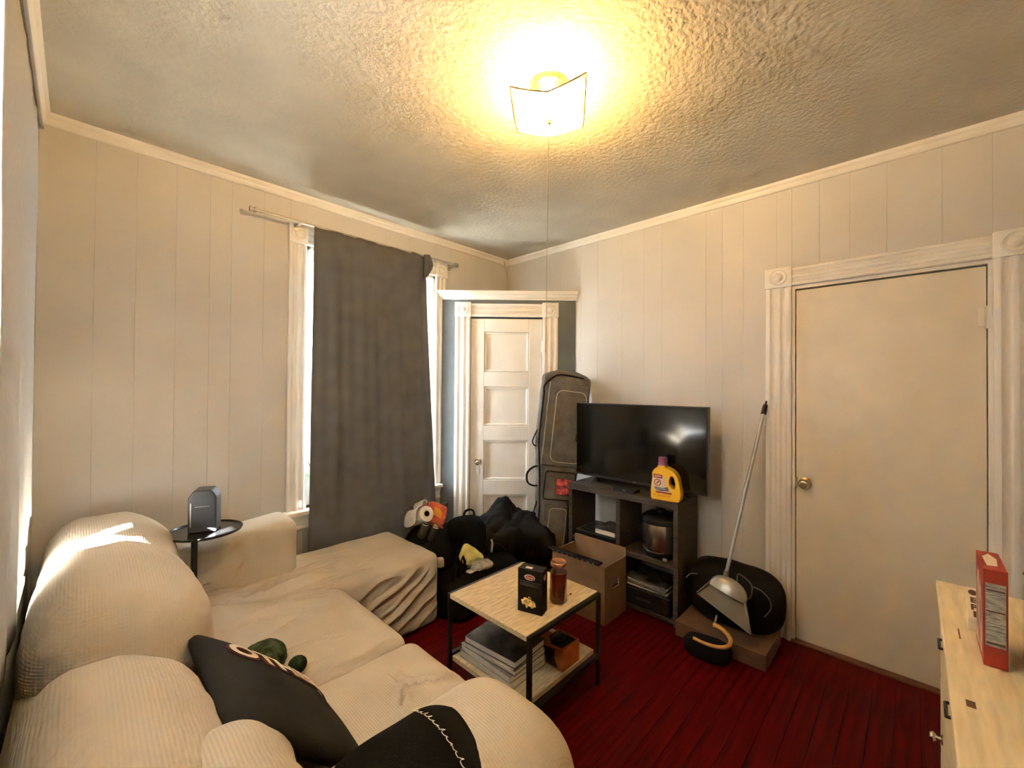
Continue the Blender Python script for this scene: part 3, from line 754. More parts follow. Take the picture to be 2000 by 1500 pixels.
for sg in (-1, 1):
    d = (ub*.8-ua*.25*0)*sg; p = LC+d*.055+Vector((0, 0, -.065))
    MB().tube([LC+d*.02+Vector((0, 0, -.05)), LC+d*.06+Vector((0, 0, -.065))], .016, 12).build('socket', 'white_paint', cl_, smooth=40)
    MB().blob(LC+d*.105+Vector((0, 0, -.088)), (.058, .058, .058), 1, 8).build('bulb', 'bulb_glow', cl_, smooth=True)
MB().lathe([(0, 0), (.008, .002), (.009, .012), (.005, .016), (.005, .022), (0, .022)], (LC.x, LC.y, 2.528), 14).build('finial', 'brass', cl_, smooth=40)
MB().tube([(LC.x-.012, LC.y-.008, 2.53), (LC.x-.011, LC.y-.006, 2.2), (LC.x-.008, LC.y-.001, 1.9), (LC.x-.006, LC.y+.004, 1.6)], .0012, 6).build('pull_string', 'cord_string', cl_)

# ------------------------------------------------------------------ round stand with speaker in the sofa corner
st = thing('round_stand', 'glossy black round stand in the sofa corner holding a speaker', 'stand', (.425, 2.40, .44))
tz = .765
MB().lathe([(.0, 0), (.135, 0), (.148, .006), (.150, .014), (.146, .015), (.140, .009), (0, .009)], (.425, 2.40, tz), 40).build('tray', 'tray_black', st, smooth=40)
MB().tube([(.385, 2.40, .452), (.385, 2.40, tz)], .013, 12).build('pole', 'tray_black', st, smooth=40)
MB().lathe([(0, 0), (.045, 0), (.045, .006), (.016, .014), (0, .014)], (.385, 2.40, .446), 20).build('base', 'tray_black', st, smooth=40)
sp = thing('smart_speaker', 'dark grey boxy speaker with chamfered top on the round stand', 'speaker', (.425, 2.41, tz+.0095))
MS = frame_M((.425, 2.41, tz+.0095), (.92, -.38, 0), (.38, .92, 0), (0, 0, 1))
m = MB(); ol = [(-.056, 0), (.056, 0), (.055, .165), (.034, .196), (-.034, .196), (-.055, .165)]
m.prism(ol, -.05, .05, M=MS @ Matrix(((1, 0, 0, 0), (0, 0, 1, 0), (0, 1, 0, 0), (0, 0, 0, 1)))); b_ = m.build('body', 'speaker_grey', sp)
bv = b_.modifiers.new('bevel', 'BEVEL'); bv.width = .008; bv.segments = 3
MB().rbox(-.028, .028, -.052, -.049, .120, .123, r=.0005, M=MS).build('logo_strip', 'silver_metal', sp)
MB().rbox(-.046, -.040, -.0525, -.049, .03, .14, r=.001, M=MS).build('edge_trim', 'silver_metal', sp)

# ------------------------------------------------------------------ coffee table
ct = thing('coffee_table', 'square coffee table with pale oak top and black metal frame', 'table', (1.535, 1.38, 0))
X0, X1, Y0, Y1, TZ = 1.27, 1.80, 1.13, 1.63, .45
MB().rbox(X0, X1, Y0+.002, Y1-.002, TZ-.022, TZ, r=.001).build('table_top', 'oak_laminate', ct)
MB().rbox(X0+.004, X1-.004, Y0+.02, Y1-.02, .135, .157, r=.001).build('shelf', 'oak_laminate', ct)
for y in (Y0-.018, Y1):
    for x in (X0, X1-.018): MB().rbox(x, x+.018, y, y+.018, 0, TZ-.002, r=.0015).build('leg', 'matte_black_metal', ct)
    MB().rbox(X0+.018, X1-.018, y, y+.018, TZ-.02, TZ-.002, r=.0015).build('frame_bar', 'matte_black_metal', ct)
    MB().rbox(X0+.018, X1-.018, y, y+.018, .137, .155, r=.0015).build('frame_bar', 'matte_black_metal', ct)
# pasta box
MX = frame_M((1.392, 1.292, TZ+.0005), (.30, -.954, 0), (.954, .30, 0), (0, 0, 1))   # u along front, v into depth
px = thing('pasta_box', 'black carton with red oval logo and pasta picture on the coffee table', 'box', (1.44, 1.24, TZ))
MB().rbox(0, .118, 0, .062, 0, .192, r=.0015, M=MX).build('carton', 'black_carton', px)
MF = MX @ Matrix(((1, 0, 0, 0), (0, 0, -1, -.0006), (0, 1, 0, 0), (0, 0, 0, 1)))    # (u, z) on the front face
MSd = MX @ frame_M((.1186, 0, 0), (0, 1, 0), (0, 0, 1), (1, 0, 0))
def disc(M, c, rx, ry, th, n=24): 
    m = MB(); m.prism([(c[0]+rx*math.cos(2*PI*k/n), c[1]+ry*math.sin(2*PI*k/n)) for k in range(n)], -th, th, M=M); return m
disc(MF, (.058, .158), .026, .0125, .0004).build('logo_border', 'label_white', px)
disc(MF @ Matrix.Translation((0, 0, .0006)), (.060, .158), .022, .0095, .0004).build('logo_oval', 'label_red', px)
text_mesh('Barilla', .0125, MF @ Matrix.Translation((.060, .158, .0014)), 'logo_text', 'label_white', px, .0002, shear=.2)
disc(MSd, (.03, .158), .014, .0125, .0004).build('side_logo', 'pink_print', px)
for zq, h_, w_ in ((.136, .0022, .10), (.129, .0012, .094), (.124, .0012, .09), (.119, .0012, .096)): MB().box(.01, .01+w_, -.0007, .0003, zq, zq+h_, M=MX).build('print_line', 'cover_grey', px)
rnd = random.Random(3)
m = MB()
for k in range(44):
    a = rnd.uniform(0, 2*PI); r_ = rnd.random()**.6; cx, cz = .052+.034*r_*math.cos(a), .046+.020*r_*math.sin(a)-.10*(.034*r_*math.cos(a))
    an = rnd.uniform(0, PI); dx, dz = math.cos(an)*.006, math.sin(an)*.006
    m.tube([MX @ Vector((cx-dx, -.0008, cz-dz)), MX @ Vector((cx+dx, -.0008, cz+dz))], .0058, 6, flat=.25)
m.build('pasta_picture', 'pasta_yellow', px)
disc(MF @ Matrix.Translation((0, 0, .0045)), (.062, .067), .008, .004, .0004, 8).build('leaf_picture', 'leaf_print', px)
MB().rbox(.03, .062, .012, .03, .1915, .1928, r=.0004, M=MX).build('price_tag', 'label_white', px)
# sauce jar
jr = thing('sauce_jar', 'glass jar of dark red sauce with copper lid beside the pasta box', 'jar', (1.588, 1.213, TZ))
jc = (1.588, 1.213, TZ+.0005)
MB().lathe([(0, .004), (.036, .004), (.0405, .010), (.0405, .138), (0, .138)], jc, 32).build('sauce', 'sauce_red', jr, smooth=40)
MB().lathe([(0, 0), (.036, 0), (.042, .006), (.042, .145), (.036, .160), (.033, .165), (.033, .178)], jc, 32).build('glass', 'jar_glass', jr, smooth=40)
MB().lathe([(.0, .168), (.0365, .168), (.0375, .172), (.0375, .183), (.035, .187), (.030, .185), (0, .185)], jc, 36).build('lid', 'copper_lid', jr, smooth=40)
tag(MB().blob((1.675, 1.205, TZ+.004), (.014, .010, .008), 1, 6).build('crumb', 'ink_dark', smooth=True), 'small dark crumb on the table top beside the jar', 'crumb')
# books on the lower shelf
zc = .1575
specs = [('cover_cream', 1.30, 1.535, 1.245, 1.585, .034, 'fat paperback with pale cover at the bottom of the coffee table stack'),
         ('cover_cream', 1.295, 1.525, 1.240, 1.575, .030, 'thick paperback second from the bottom of the coffee table stack'),
         ('cover_grey', 1.300, 1.518, 1.235, 1.545, .022, 'paperback in the middle of the coffee table stack'),
         ('paper_white', 1.294, 1.512, 1.240, 1.540, .014, 'thin pale booklet under the top book of the coffee table stack'),
         ('cover_dark', 1.290, 1.512, 1.232, 1.535, .030, 'glossy dark-covered book on top of the coffee table stack')]
for i, (cv, a, b, c, d, t, lb) in enumerate(specs):
    bk = thing('book', lb, 'book', ((a+b)/2, (c+d)/2, zc), 'books under the coffee table')
    ang = (.05, -.04, .09, .03, .14)[i]*.6
    Mb = Matrix.Translation(((a+b)/2, (c+d)/2, 0)) @ Matrix.Rotation(ang, 4, 'Z') @ Matrix.Translation((-(a+b)/2, -(c+d)/2, 0))
    MB().rbox(a+.003, b-.003, c+.003, d-.003, zc+.0016, zc+t-.0016, r=.001, M=Mb).build('page_block', 'paper_white', bk)
    m = MB(); m.box(a, b, c, d, zc+.0003, zc+.0016, M=Mb); m.box(a, b, c, d, zc+t-.0016, zc+t-.0002, M=Mb); m.box(b-.0015, b, c, d, zc+.0016, zc+t-.0016, M=Mb)
    m.build('cover', cv, bk); zc += t
# orange and black carton
oc = thing('carton', 'orange and black carton on the coffee table shelf', 'box', (1.615, 1.215, .157))
MB().rbox(1.55, 1.68, 1.155, 1.28, .1575, .255, r=.001).build('carton_body', 'orange_carton', oc)
m = MB(); m.prism([(1.185, .165), (1.272, .165), (1.262, .195), (1.275, .235), (1.20, .245), (1.205, .205)], 0, .0007, M=frame_M((1.5495, 0, 0), (0, 1, 0), (0, 0, 1), (-1, 0, 0)))
m.build('front_print', 'black_carton', oc)
m = MB(); m.prism([(1.56, 1.17), (1.665, 1.165), (1.672, 1.265), (1.60, 1.275), (1.555, 1.23)], .2551, .2558); m.build('top_print', 'black_carton', oc)
MB().blob((1.615, 1.225, .262), (.085, .062, .02), .8, 8).build('window_film', 'black_plastic', oc, smooth=True)
tag(MB().rbox(1.555, 1.66, 1.30, 1.44, .1575, .235, r=.003).build('carton', 'orange_carton'), 'small reddish carton behind the books on the table shelf', 'box')

# ------------------------------------------------------------------ shelf unit and television
sx0, sx1, sy0, sy1, sz = 2.54, 2.86, 1.035, 1.85, .755
su = thing('shelf_unit', 'dark brown wooden cube shelf unit under the television', 'shelf', ((sx0+sx1)/2, (sy0+sy1)/2, 0))
MB().rbox(sx0, sx1, sy0, sy1, sz-.042, sz, r=.0015).build('top_board', 'dark_wood', su)
for y in (sy0, 1.428, sy1-.03): MB().rbox(sx0+.002, sx1-.002, y, y+.03, .0, sz-.042, r=.0015).build('upright', 'dark_wood', su)
for y0, y1 in ((sy0+.03, 1.428), (1.458, sy1-.03)):
    MB().rbox(sx0+.006, sx1-.006, y0, y1, .345, .372, r=.0015).build('shelf_board', 'dark_wood', su)
    MB().rbox(sx0+.006, sx1-.006, y0, y1, .012, .036, r=.0015).build('bottom_board', 'dark_wood', su)
tv = thing('television', 'flat black television on the shelf unit', 'television', (2.665, 1.38, sz))
MB().rbox(2.655, 2.70, .902, 1.863, .805, 1.346, r=.004).build('housing', 'black_plastic', tv)
MB().rbox(2.652, 2.656, .910, 1.855, .822, 1.338, r=.001).build('screen', 'screen_black', tv)
MB().rbox(2.6505, 2.653, .906, 1.859, .806, .822, r=.001).build('lower_bezel', 'black_plastic', tv)
MB().rbox(2.6495, 2.651, 1.37, 1.395, .811, .816, r=.0003).build('logo', 'chrome', tv)
MB().rbox(2.6495, 2.651, 1.80, 1.85, .808, .812, r=.0003).build('indicator_strip', 'silver_metal', tv)
for y, sg in ((1.70, 1), (1.055, 0)):
    m = MB(); m.tube([(2.675, y, .82), (2.628, y+.02*sg, sz+.006)], .010, 8, flat=.6); m.tube([(2.675, y, .82), (2.745, y+.02*sg, sz+.006)], .010, 8, flat=.6); m.build('foot', 'black_plastic', tv, smooth=40)
sb = thing('streaming_box', 'slim black set-top box in front of the television', 'electronics', (2.60, 1.42, sz))
MB().rbox(2.565, 2.645, 1.335, 1.495, sz+.0005, sz+.022, r=.003).build('case', 'device_black', sb)
MB().rbox(2.5642, 2.566, 1.40, 1.42, sz+.008, sz+.012, r=.0003).build('front_light', 'silver_metal', sb)
# detergent bottle
MD = frame_M((2.540, 1.21, sz+.0005), (.16, -.987, 0), (.987, .16, 0), (0, 0, 1))
db = thing('detergent_bottle', 'yellow laundry detergent jug with purple cap on the shelf unit', 'bottle', (2.58, 1.10, sz))
def bottle():
    outl = [(.008, 0), (.165, .0), (.178, .010), (.182, .05), (.177, .085), (.170, .12), (.163, .15), (.148, .175), (.125, .193), (.10, .203), (.088, .208), (.088, .216), (.042, .216), (.042, .207), (.026, .197), (.012, .178), (.008, .165), (.010, .14), (.004, .10), (0, .05), (.001, .012)]
    hole = [(.122, .155), (.110, .13), (.112, .10), (.126, .085), (.142, .078), (.150, .085), (.149, .115), (.140, .145), (.132, .157)]
    bm = bmesh.new(); ev = []
    for ring in (outl, hole):
        vs = [bm.verts.new((x, 0, z)) for x, z in ring]; ev += [bm.edges.new((vs[i], vs[(i+1) % len(vs)])) for i in range(len(vs))]
    bmesh.ops.triangle_fill(bm, use_beauty=True, use_dissolve=False, edges=ev)
    bmesh.ops.recalc_face_normals(bm, faces=bm.faces)
    ext = bmesh.ops.extrude_face_region(bm, geom=list(bm.faces))
    for v in ext['geom']:
        if isinstance(v, bmesh.types.BMVert): v.co.y += .078
    vs = [v.co.copy() for v in bm.verts]; bm.verts.index_update(); fs = [tuple(v.index for v in f.verts) for f in bm.faces]; bm.free()
    m = MB(); m.add(vs, fs, 0, MD); return m
b_ = bottle().build('jug', 'yellow_plastic', db)
bv = b_.modifiers.new('bevel', 'BEVEL'); bv.width = .013; bv.segments = 4; bv.limit_method = 'ANGLE'; bv.angle_limit = math.radians(50)
b_.data.polygons.foreach_set('use_smooth', [True]*len(b_.data.polygons)); b_.data.set_sharp_from_angle(angle=math.radians(60))
m = MB(); m.lathe([(.029, 0), (.029, .012), (.026, .016), (.0255, .052), (.024, .054), (0, .054)], (.065, .039, .212), 24, M=MD)
for k in range(24):
    a = k*2*PI/24; m.tube([(.065+.0262*math.cos(a), .039+.0262*math.sin(a), .232), (.065+.0258*math.cos(a), .039+.0258*math.sin(a), .262)], .0014, 4, M=MD)
m.build('cap', 'purple_plastic', db, smooth=40)
MDf = MD @ Matrix(((1, 0, 0, 0), (0, 0, -1, -.0004), (0, 1, 0, 0), (0, 0, 0, 1)))
def poly(M, pts, th, nm, mt, par): m = MB(); m.prism(pts, -.0003, th, M=M); return m.build(nm, mt, par)
poly(MDf, [(.012, .150), (.088, .150), (.095, .105), (.112, .075), (.125, .058), (.06, .040), (.016, .065), (.010, .10)], .0004, 'label_base', 'label_white', db)
poly(MDf, [(.018, .163), (.072, .160), (.072, .135), (.018, .140)], .0008, 'label_band', 'label_red', db)
for z in (.152, .146): poly(MDf @ Matrix.Translation((0, 0, .0007)), [(.024, z), (.064, z-.001), (.064, z+.002), (.024, z+.003)], .0003, 'band_print', 'label_white', db)
disc(MDf @ Matrix.Translation((0, 0, .0007)), (.043, .110), .022, .022, .0004).build('logo_ring', 'label_red', db)
disc(MDf @ Matrix.Translation((0, 0, .0013)), (.043, .110), .017, .017, .0004).build('logo_disc', 'label_white', db)
m = MB(); m.tube([(.034, .102, .002), (.043, .108, .002), (.050, .116, .002)], .003, 6, flat=.3, M=MDf); m.tube([(.046, .120, .002), (.055, .112, .002)], .0035, 6, flat=.3, M=MDf); m.build('logo_arm', 'label_red', db)
poly(MDf, [(.022, .083), (.075, .078), (.105, .088), (.112, .062), (.06, .058), (.028, .066)], .0008, 'label_patch', 'label_blue', db)
text_mesh('ARM & HAMMER', .0095, MDf @ Matrix.Translation((.062, .072, .0012)), 'label_text', 'label_white', db, .0001)
poly(MDf, [(.03, .056), (.128, .054), (.128, .044), (.035, .046)], .0009, 'label_stripe', 'label_red', db)
for a, b, z in ((.018, .032, .030), (.044, .095, .026), (.104, .122, .028)): poly(MDf, [(a, z), (b, z), (b, z+.006), (a, z+.006)], .0004, 'label_print', 'label_orange', db)
# pressure cooker in the upper right cell
pc = thing('pressure_cooker', 'stainless steel electric pressure cooker in the shelf unit', 'cooker', (2.68, 1.205, .372))
MB().lathe([(0, 0), (.112, 0), (.118, .008), (.118, .035), (.113, .04), (0, .04)], (2.68, 1.205, .3725), 36).build('base', 'black_plastic', pc, smooth=40)
MB().lathe([(.113, .04), (.114, .045), (.114, .205), (.113, .21), (.0, .21)], (2.68, 1.205, .3725), 40).build('pot_body', 'steel', pc, smooth=40)
MB().lathe([(.12, .21), (.124, .22), (.118, .245), (.09, .265), (.035, .275), (.03, .29), (0, .292)], (2.68, 1.205, .3725), 36).build('lid', 'black_plastic', pc, smooth=40)
for sg in (-1, 1): MB().rbox(2.65, 2.71, 1.205+sg*.118-.012, 1.205+sg*.118+.012, .56, .59, r=.006, seg=2).build('side_handle', 'black_plastic', pc)
MB().rbox(2.553, 2.56, 1.11, 1.135, .378, .395, r=.001).build('data_plate', 'label_grey', pc)
# upper left cell
bx = thing('media_player', 'black media player box in the upper left shelf cell', 'electronics', (2.68, 1.63, .372))
MB().rbox(2.56, 2.83, 1.475, 1.80, .3725, .425, r=.004).build('case', 'device_black', bx)
MB().rbox(2.558, 2.561, 1.70, 1.78, .39, .398, r=.0005).build('front_slot', 'speaker_grey', bx)
bk = thing('book', 'thick book with white pages lying on the media player', 'book', (2.66, 1.55, .4255), 'things in the shelf unit')
MB().rbox(2.574, 2.77, 1.484, 1.64, .4285, .462, r=.001).build('page_block', 'paper_white', bk)
m = MB(); m.box(2.57, 2.775, 1.48, 1.645, .4257, .4285); m.box(2.57, 2.775, 1.48, 1.645, .462, .465); m.box(2.773, 2.775, 1.48, 1.645, .4285, .462); m.build('cover', 'cover_dark', bk)
m = MB()
for k in range(60):
    t = k/59; m_ = (2.62+.04*math.cos(t*19), 1.73+.045*math.sin(t*17+1)*(.6+.4*math.sin(t*7)), .432+.022*t)
    if k == 0: pts = []
    pts.append(m_)
tag(MB().tube(pts, .004, 6).build('power_cord', 'device_black', smooth=True), 'coiled black power cord on the media player', 'cord')
# lower right cell: case with papers
cs = thing('hard_case', 'black hard case with metal latches in the lower shelf cell', 'case', (2.68, 1.24, .036))
MB().rbox(2.548, 2.82, 1.085, 1.415, .0365, .150, r=.006, seg=2).build('shell', 'black_plastic', cs)
for y in (1.12,): 
    for z in (.062, .128): MB().rbox(2.5455, 2.549, y-.014, y+.014, z-.008, z+.008, r=.001).build('latch', 'chrome', cs)
MB().tube([(2.546, 1.30, .09), (2.530, 1.30, .10), (2.530, 1.21, .10), (2.546, 1.21, .09)], .006, 8).build('handle', 'black_plastic', cs, smooth=40)
zc = .1505
for k in range(7):
    t = .008+.002*(k % 3); a = .04*math.sin(k*2.1); e = .006*math.cos(k*1.7)
    Mb = Matrix.Translation((2.67+e, 1.25, 0)) @ Matrix.Rotation(a, 4, 'Z')
    def curl(q, n, k=k): q = Vector(q); q.z += .012*max(0, (q.y-.05)/.1)**2*(k/6); return q
    m = MB(); m.rbox(-.11, .11, -.135, .135, zc+.0003, zc+t-.0003, r=.002, res=.03, fn=curl, M=Mb)
    tag(m.build('magazine', ['newsprint', 'paper_white', 'cover_grey'][k % 3] if k < 6 else 'cover_dark', smooth=30), ['grey newspaper lowest in the stack on the hard case', 'pale magazine second from the bottom of the stack on the hard case', 'grey-covered magazine third up in the stack on the hard case', 'folded newspaper in the middle of the stack on the hard case', 'pale magazine fifth up in the stack on the hard case', 'grey magazine just under the dark top one on the hard case', 'dark glossy magazine topping the stack on the hard case'][k], 'magazine', 'papers stacked on the hard case'); zc += t
# cardboard box in front of the left column
cb = thing('cardboard_box', 'tall open cardboard box with hand hole in front of the shelf unit', 'box', (2.38, 1.56, 0))
bx0, bx1, by0, by1, bh = 2.25, 2.515, 1.365, 1.77, .355
MB().box(bx0, bx1, by0, by1, .001, .006).build('bottom', 'cardboard', cb)
MB().box(bx0, bx0+.005, by0, by1, .006, bh).build('front_side', 'cardboard', cb)
MB().box(bx1-.005, bx1, by0, by1, .006, bh+.055).build('back_side', 'cardboard', cb)
MB().box(bx0+.005, bx1-.005, by1-.005, by1, .006, bh).build('end_side', 'cardboard', cb)
m = MB(); hy0, hy1, hz0, hz1 = 2.345, 2.42, .20, .255
for a, b, c, d in ((bx0+.005, hy0, .006, bh), (hy1, bx1-.005, .006, bh), (hy0, hy1, .006, hz0), (hy0, hy1, hz1, bh)): m.box(a, b, by0, by0+.005, c, d)
lab(m.build('handle_side', 'cardboard', cb), 'narrow side with the cut-out hand hole')
MB().box(bx0-.006, bx0-.002, by0+.005, by1-.005, bh-.10, bh+.004).build('folded_flap', 'cardboard', cb)
tag(MB().rbox(2.27, 2.50, 1.385, 1.75, .0065, .20, r=.004).build('stored_box', 'ink_dark'), 'dark box sitting inside the open cardboard box', 'box')
fb = thing('foil_strip', 'long thin black strip with silver print lying along the cardboard box rim', 'strip', (2.262, 1.57, bh+.005))
MB().rbox(2.235, 2.285, 1.40, 1.80, bh+.005, bh+.017, r=.003).build('strip_body', 'black_plastic', fb)
for k in range(9): MB().box(2.2345, 2.2352, 1.43+k*.04, 1.445+k*.04, bh+.008, bh+.013).build('print', 'silver_metal', fb)

# ------------------------------------------------------------------ tall instrument bag in the corner
gb = thing('instrument_bag', 'tall grey padded instrument bag standing in the corner beside the television', 'bag', (2.56, 2.0, 0))
P0 = Vector((2.52, 2.055, .0)); P1 = Vector((2.715, 1.993, 1.60))
gz = (P1-P0).normalized(); gx = Vector((.81, -.59, 0)); gx = (gx-gz*gx.dot(gz)).normalized(); gy = gz.cross(gx).normalized()   # gx across, gy into depth (away)
if gy.x < 0: gy = -gy
MG = frame_M(P0, gx, gy, gz)
GL = 1.605
def gig_w(z): 
    t = z/GL; return (.125+.075*max(0, min(1, (t-.30)/.35))**1.2)
def gig_surface():
    m = MB(); vs = []; fs = []; nv, nu = 64, 40
    pw_ = lambda w, q: math.copysign(abs(w)**q, w)
    for j in range(nv+1):
        t = j/nv; z = GL*t
        cap = 1-max(0, (t-.955)/.045)**2.4*.62; capb = 1-max(0, (.03-t)/.03)**2*.3
        w = gig_w(z)*(cap if t > .9 else 1)*capb; d = .068*(.9+.1*math.sin(t*5))*cap*capb
        zz = z
        for i in range(nu):
            a = 2*PI*i/nu
            x = pw_(math.cos(a), .45)*w; y = pw_(math.sin(a), .45)*d
            p = Vector((x, y, zz)); wob = .010*noise.noise(Vector((x*6, y*6, z*4)))+.005*noise.noise(Vector((x*16, y*16, z*11)))
            n = Vector((x/w, y/d*.7, 0)).normalized(); vs.append(p+n*wob)
    for j in range(nv):
        for i in range(nu): k = (i+1) % nu; fs.append((j*nu+i, j*nu+k, (j+1)*nu+k, (j+1)*nu+i))
    fs.append(tuple(range(nu-1, -1, -1))); fs.append(tuple(nv*nu+i for i in range(nu)))
    m.add(vs, fs, 0, MG); return m
gig_surface().build('body', 'grey_fabric', gb, smooth=50)
def rrect(x0, x1, z0, z1, r, y, n=6):
    pts = []
    for cx, cz, a0 in ((x1-r, z1-r, 0), (x0+r, z1-r, 90), (x0+r, z0+r, 180), (x1-r, z0+r, 270)):
        for k in range(n+1):
            a = math.radians(a0+90*k/n); pts.append((cx+r*math.cos(a), y, cz+r*math.sin(a)))
    return pts
MB().rbox(-.155, .165, -.084, -.066, .86, 1.50, r=.02, seg=3, M=MG).build('upper_pocket', 'grey_fabric', gb, smooth=40)
MB().rbox(-.115, .135, -.082, -.066, .60, .82, r=.015, seg=3, M=MG).build('middle_pocket', 'grey_fabric', gb, smooth=40)
MB().rbox(-.090, .10, -.080, -.066, .10, .56, r=.015, seg=3, M=MG).build('lower_pocket', 'grey_fabric', gb, smooth=40)
lab(MB().tube(rrect(-.09, .15, .89, 1.44, .05, -.085), .003, 6, closed=True, M=MG).build('piping', 'white_piping', gb), 'thin white piping around the upper pocket')
lab(MB().tube(rrect(-.045, .09, .12, .54, .03, -.081), .0026, 6, closed=True, M=MG).build('piping', 'white_piping', gb), 'thin white piping around the lower pocket')
lab(MB().tube(rrect(-.11, .13, .605, .815, .02, -.083), .004, 6, closed=True, M=MG).build('zip_line', 'black_nylon', gb), 'black zip around the middle pocket')
zl = [(-gig_w(GL*t)*.93, -.052, GL*t) for t in [k/24 for k in range(1, 23)]]+[(-.10, -.055, 1.555), (.0, -.056, 1.565), (.12, -.055, 1.555)]
MB().tube(spl(zl, 3), .006, 6, M=MG).build('zip_line', 'black_nylon', gb)
def patch(q, n): return q+n*.003*noise.noise(Vector((q.x*60, q.y*60, q.z*60)))
lab(MB().rbox(-.02, .11, -.090, -.080, .645, .765, r=.012, res=.012, seg=2, fn=patch, M=MG).build('mesh_pocket', 'pink_print_patch', gb, smooth=True), 'pinkish red printed patch on the middle pocket')
# carry handle and strap on the left side
MB().tube(spl([(-.145, -.02, .84), (-.20, -.04, .83), (-.245, -.05, .78), (-.235, -.05, .715), (-.19, -.04, .69), (-.135, -.02, .69)]), .013, 8, M=MG, flat=.5).build('carry_handle', 'black_nylon', gb, smooth=True)
MB().tube(spl([(-.175, .0, 1.16), (-.21, -.02, 1.08), (-.225, -.02, 1.02), (-.20, -.02, .99), (-.175, 0, 1.0)]), .008, 6, M=MG, flat=.5).build('shoulder_strap', 'black_nylon', gb, smooth=True)
MB().tube(spl([(-.13, -.01, .60), (-.16, -.03, .45), (-.17, -.03, .33), (-.15, -.02, .25), (-.12, 0, .20)]), .010, 6, M=MG, flat=.5).build('shoulder_strap', 'black_nylon', gb, smooth=True)
MB().tube(rrect(.10, .16, 1.05, 1.13, .028, -.087), .0035, 6, closed=True, M=MG).build('badge_ring', 'black_nylon', gb)

# ------------------------------------------------------------------ heap of bags in front of the closet
def bagfn(seed, amp=.03, f=4.0, z0=None):
    def fn(p, n):
        d = amp*(noise.noise(p*f+Vector((seed, 0, 0)))+.5*noise.noise(p*f*2.3+Vector((0, seed, 0)))+.3*abs(noise.noise(p*f*5+Vector((0, 0, seed)))))
        return p+n*d
    return fn
def bag_blob(c, size, rz, seed, amp=.03, e=.55, res=22, f=4.0, tilt=0):
    M = Matrix.Translation(c) @ Matrix.Rotation(math.radians(rz), 4, 'Z') @ Matrix.Rotation(math.radians(tilt), 4, 'Y')
    return MB().blob((0, 0, 0), size, e, res, fn=bagfn(seed, amp, f), M=M)
def strap(pts, r=.012, flat=.3): return MB().tube(spl(pts), r, 6, flat=flat)
def clampz(mb, z=0.002): mb.v = [(p[0], p[1], max(z, p[2])) for p in mb.v]; return mb
# open black sack behind the chaise end, holding the roll and packets
sk = thing('black_sack', 'open black sack at the end of the chaise holding a paper roll', 'bag', (1.80, 2.54, 0))
clampz(bag_blob((1.80, 2.52, .22), (.36, .36, .48), 10, 3, .03, .6)).build('body', 'black_nylon', sk, smooth=True)
strap([(1.70, 2.36, .42), (1.68, 2.33, .30), (1.70, 2.33, .18)]).build('strap', 'black_nylon', sk, smooth=True)
# duffel at the bottom of the heap, along the closet face
du = thing('duffel_bag', 'large black duffel bag lying along the closet door', 'bag', (2.33, 2.28, 0))
clampz(bag_blob((2.335, 2.27, .17), (.72, .36, .38), -46, 11, .03, .5)).build('body', 'black_nylon', du, smooth=True)
strap([(2.50, 2.0, .22), (2.56, 1.96, .26), (2.60, 1.96, .24), (2.60, 1.985, .14), (2.56, 1.99, .07)], .012).build('handle', 'black_nylon', du, smooth=True)
strap([(2.14, 2.26, .05), (2.13, 2.24, .22), (2.20, 2.28, .36)], .014).build('strap', 'black_nylon', du, smooth=True)
lab(MB().rbox(2.585, 2.60, 1.975, 1.99, .13, .17, r=.002).build('buckle', 'silver_metal', du), 'small bright buckle')
# crumpled black coat over the duffel
def coat():
    m = MB(); vs = []; fs = []; n = 44
    R = Matrix.Rotation(math.radians(-46), 4, 'Z')
    for i in range(n+1):
        for j in range(n+1):
            u = -1+2*i/n; v = -1+2*j/n
            x = u*.37; y = v*.185
            prof = max(0, (1-abs(u)**3))**.5*max(0, (1-abs(v)**4))**.5
            z = .30+.10*prof+.15*math.exp(-((u+.12)/.30)**2-((v-.25)/.5)**2)+.06*math.exp(-((u-.45)/.28)**2-((v+.1)/.6)**2)
            z += .05*abs(noise.noise(Vector((u*3.2, v*2.2, 2))))+.035*abs(noise.noise(Vector((u*5+v*3, v*4-u*2, 9))))+.012*math.sin(u*9+v*7+2*noise.noise(Vector((u*2, v*2, 7))))
            if prof < .35: z -= .12*(1-prof/.35)
            p = R @ Vector((x, y, 0)); vs.append((2.335+p.x, 2.285+p.y, z))
    k = n+1
    for i in range(n):
        for j in range(n): fs.append((i*k+j, (i+1)*k+j, (i+1)*k+j+1, i*k+j+1))
    m.add(vs, fs); return m
solidify(tag(coat().build('coat', 'black_nylon', smooth=True), 'crumpled black coat thrown over the large duffel bag', 'coat'), .02)
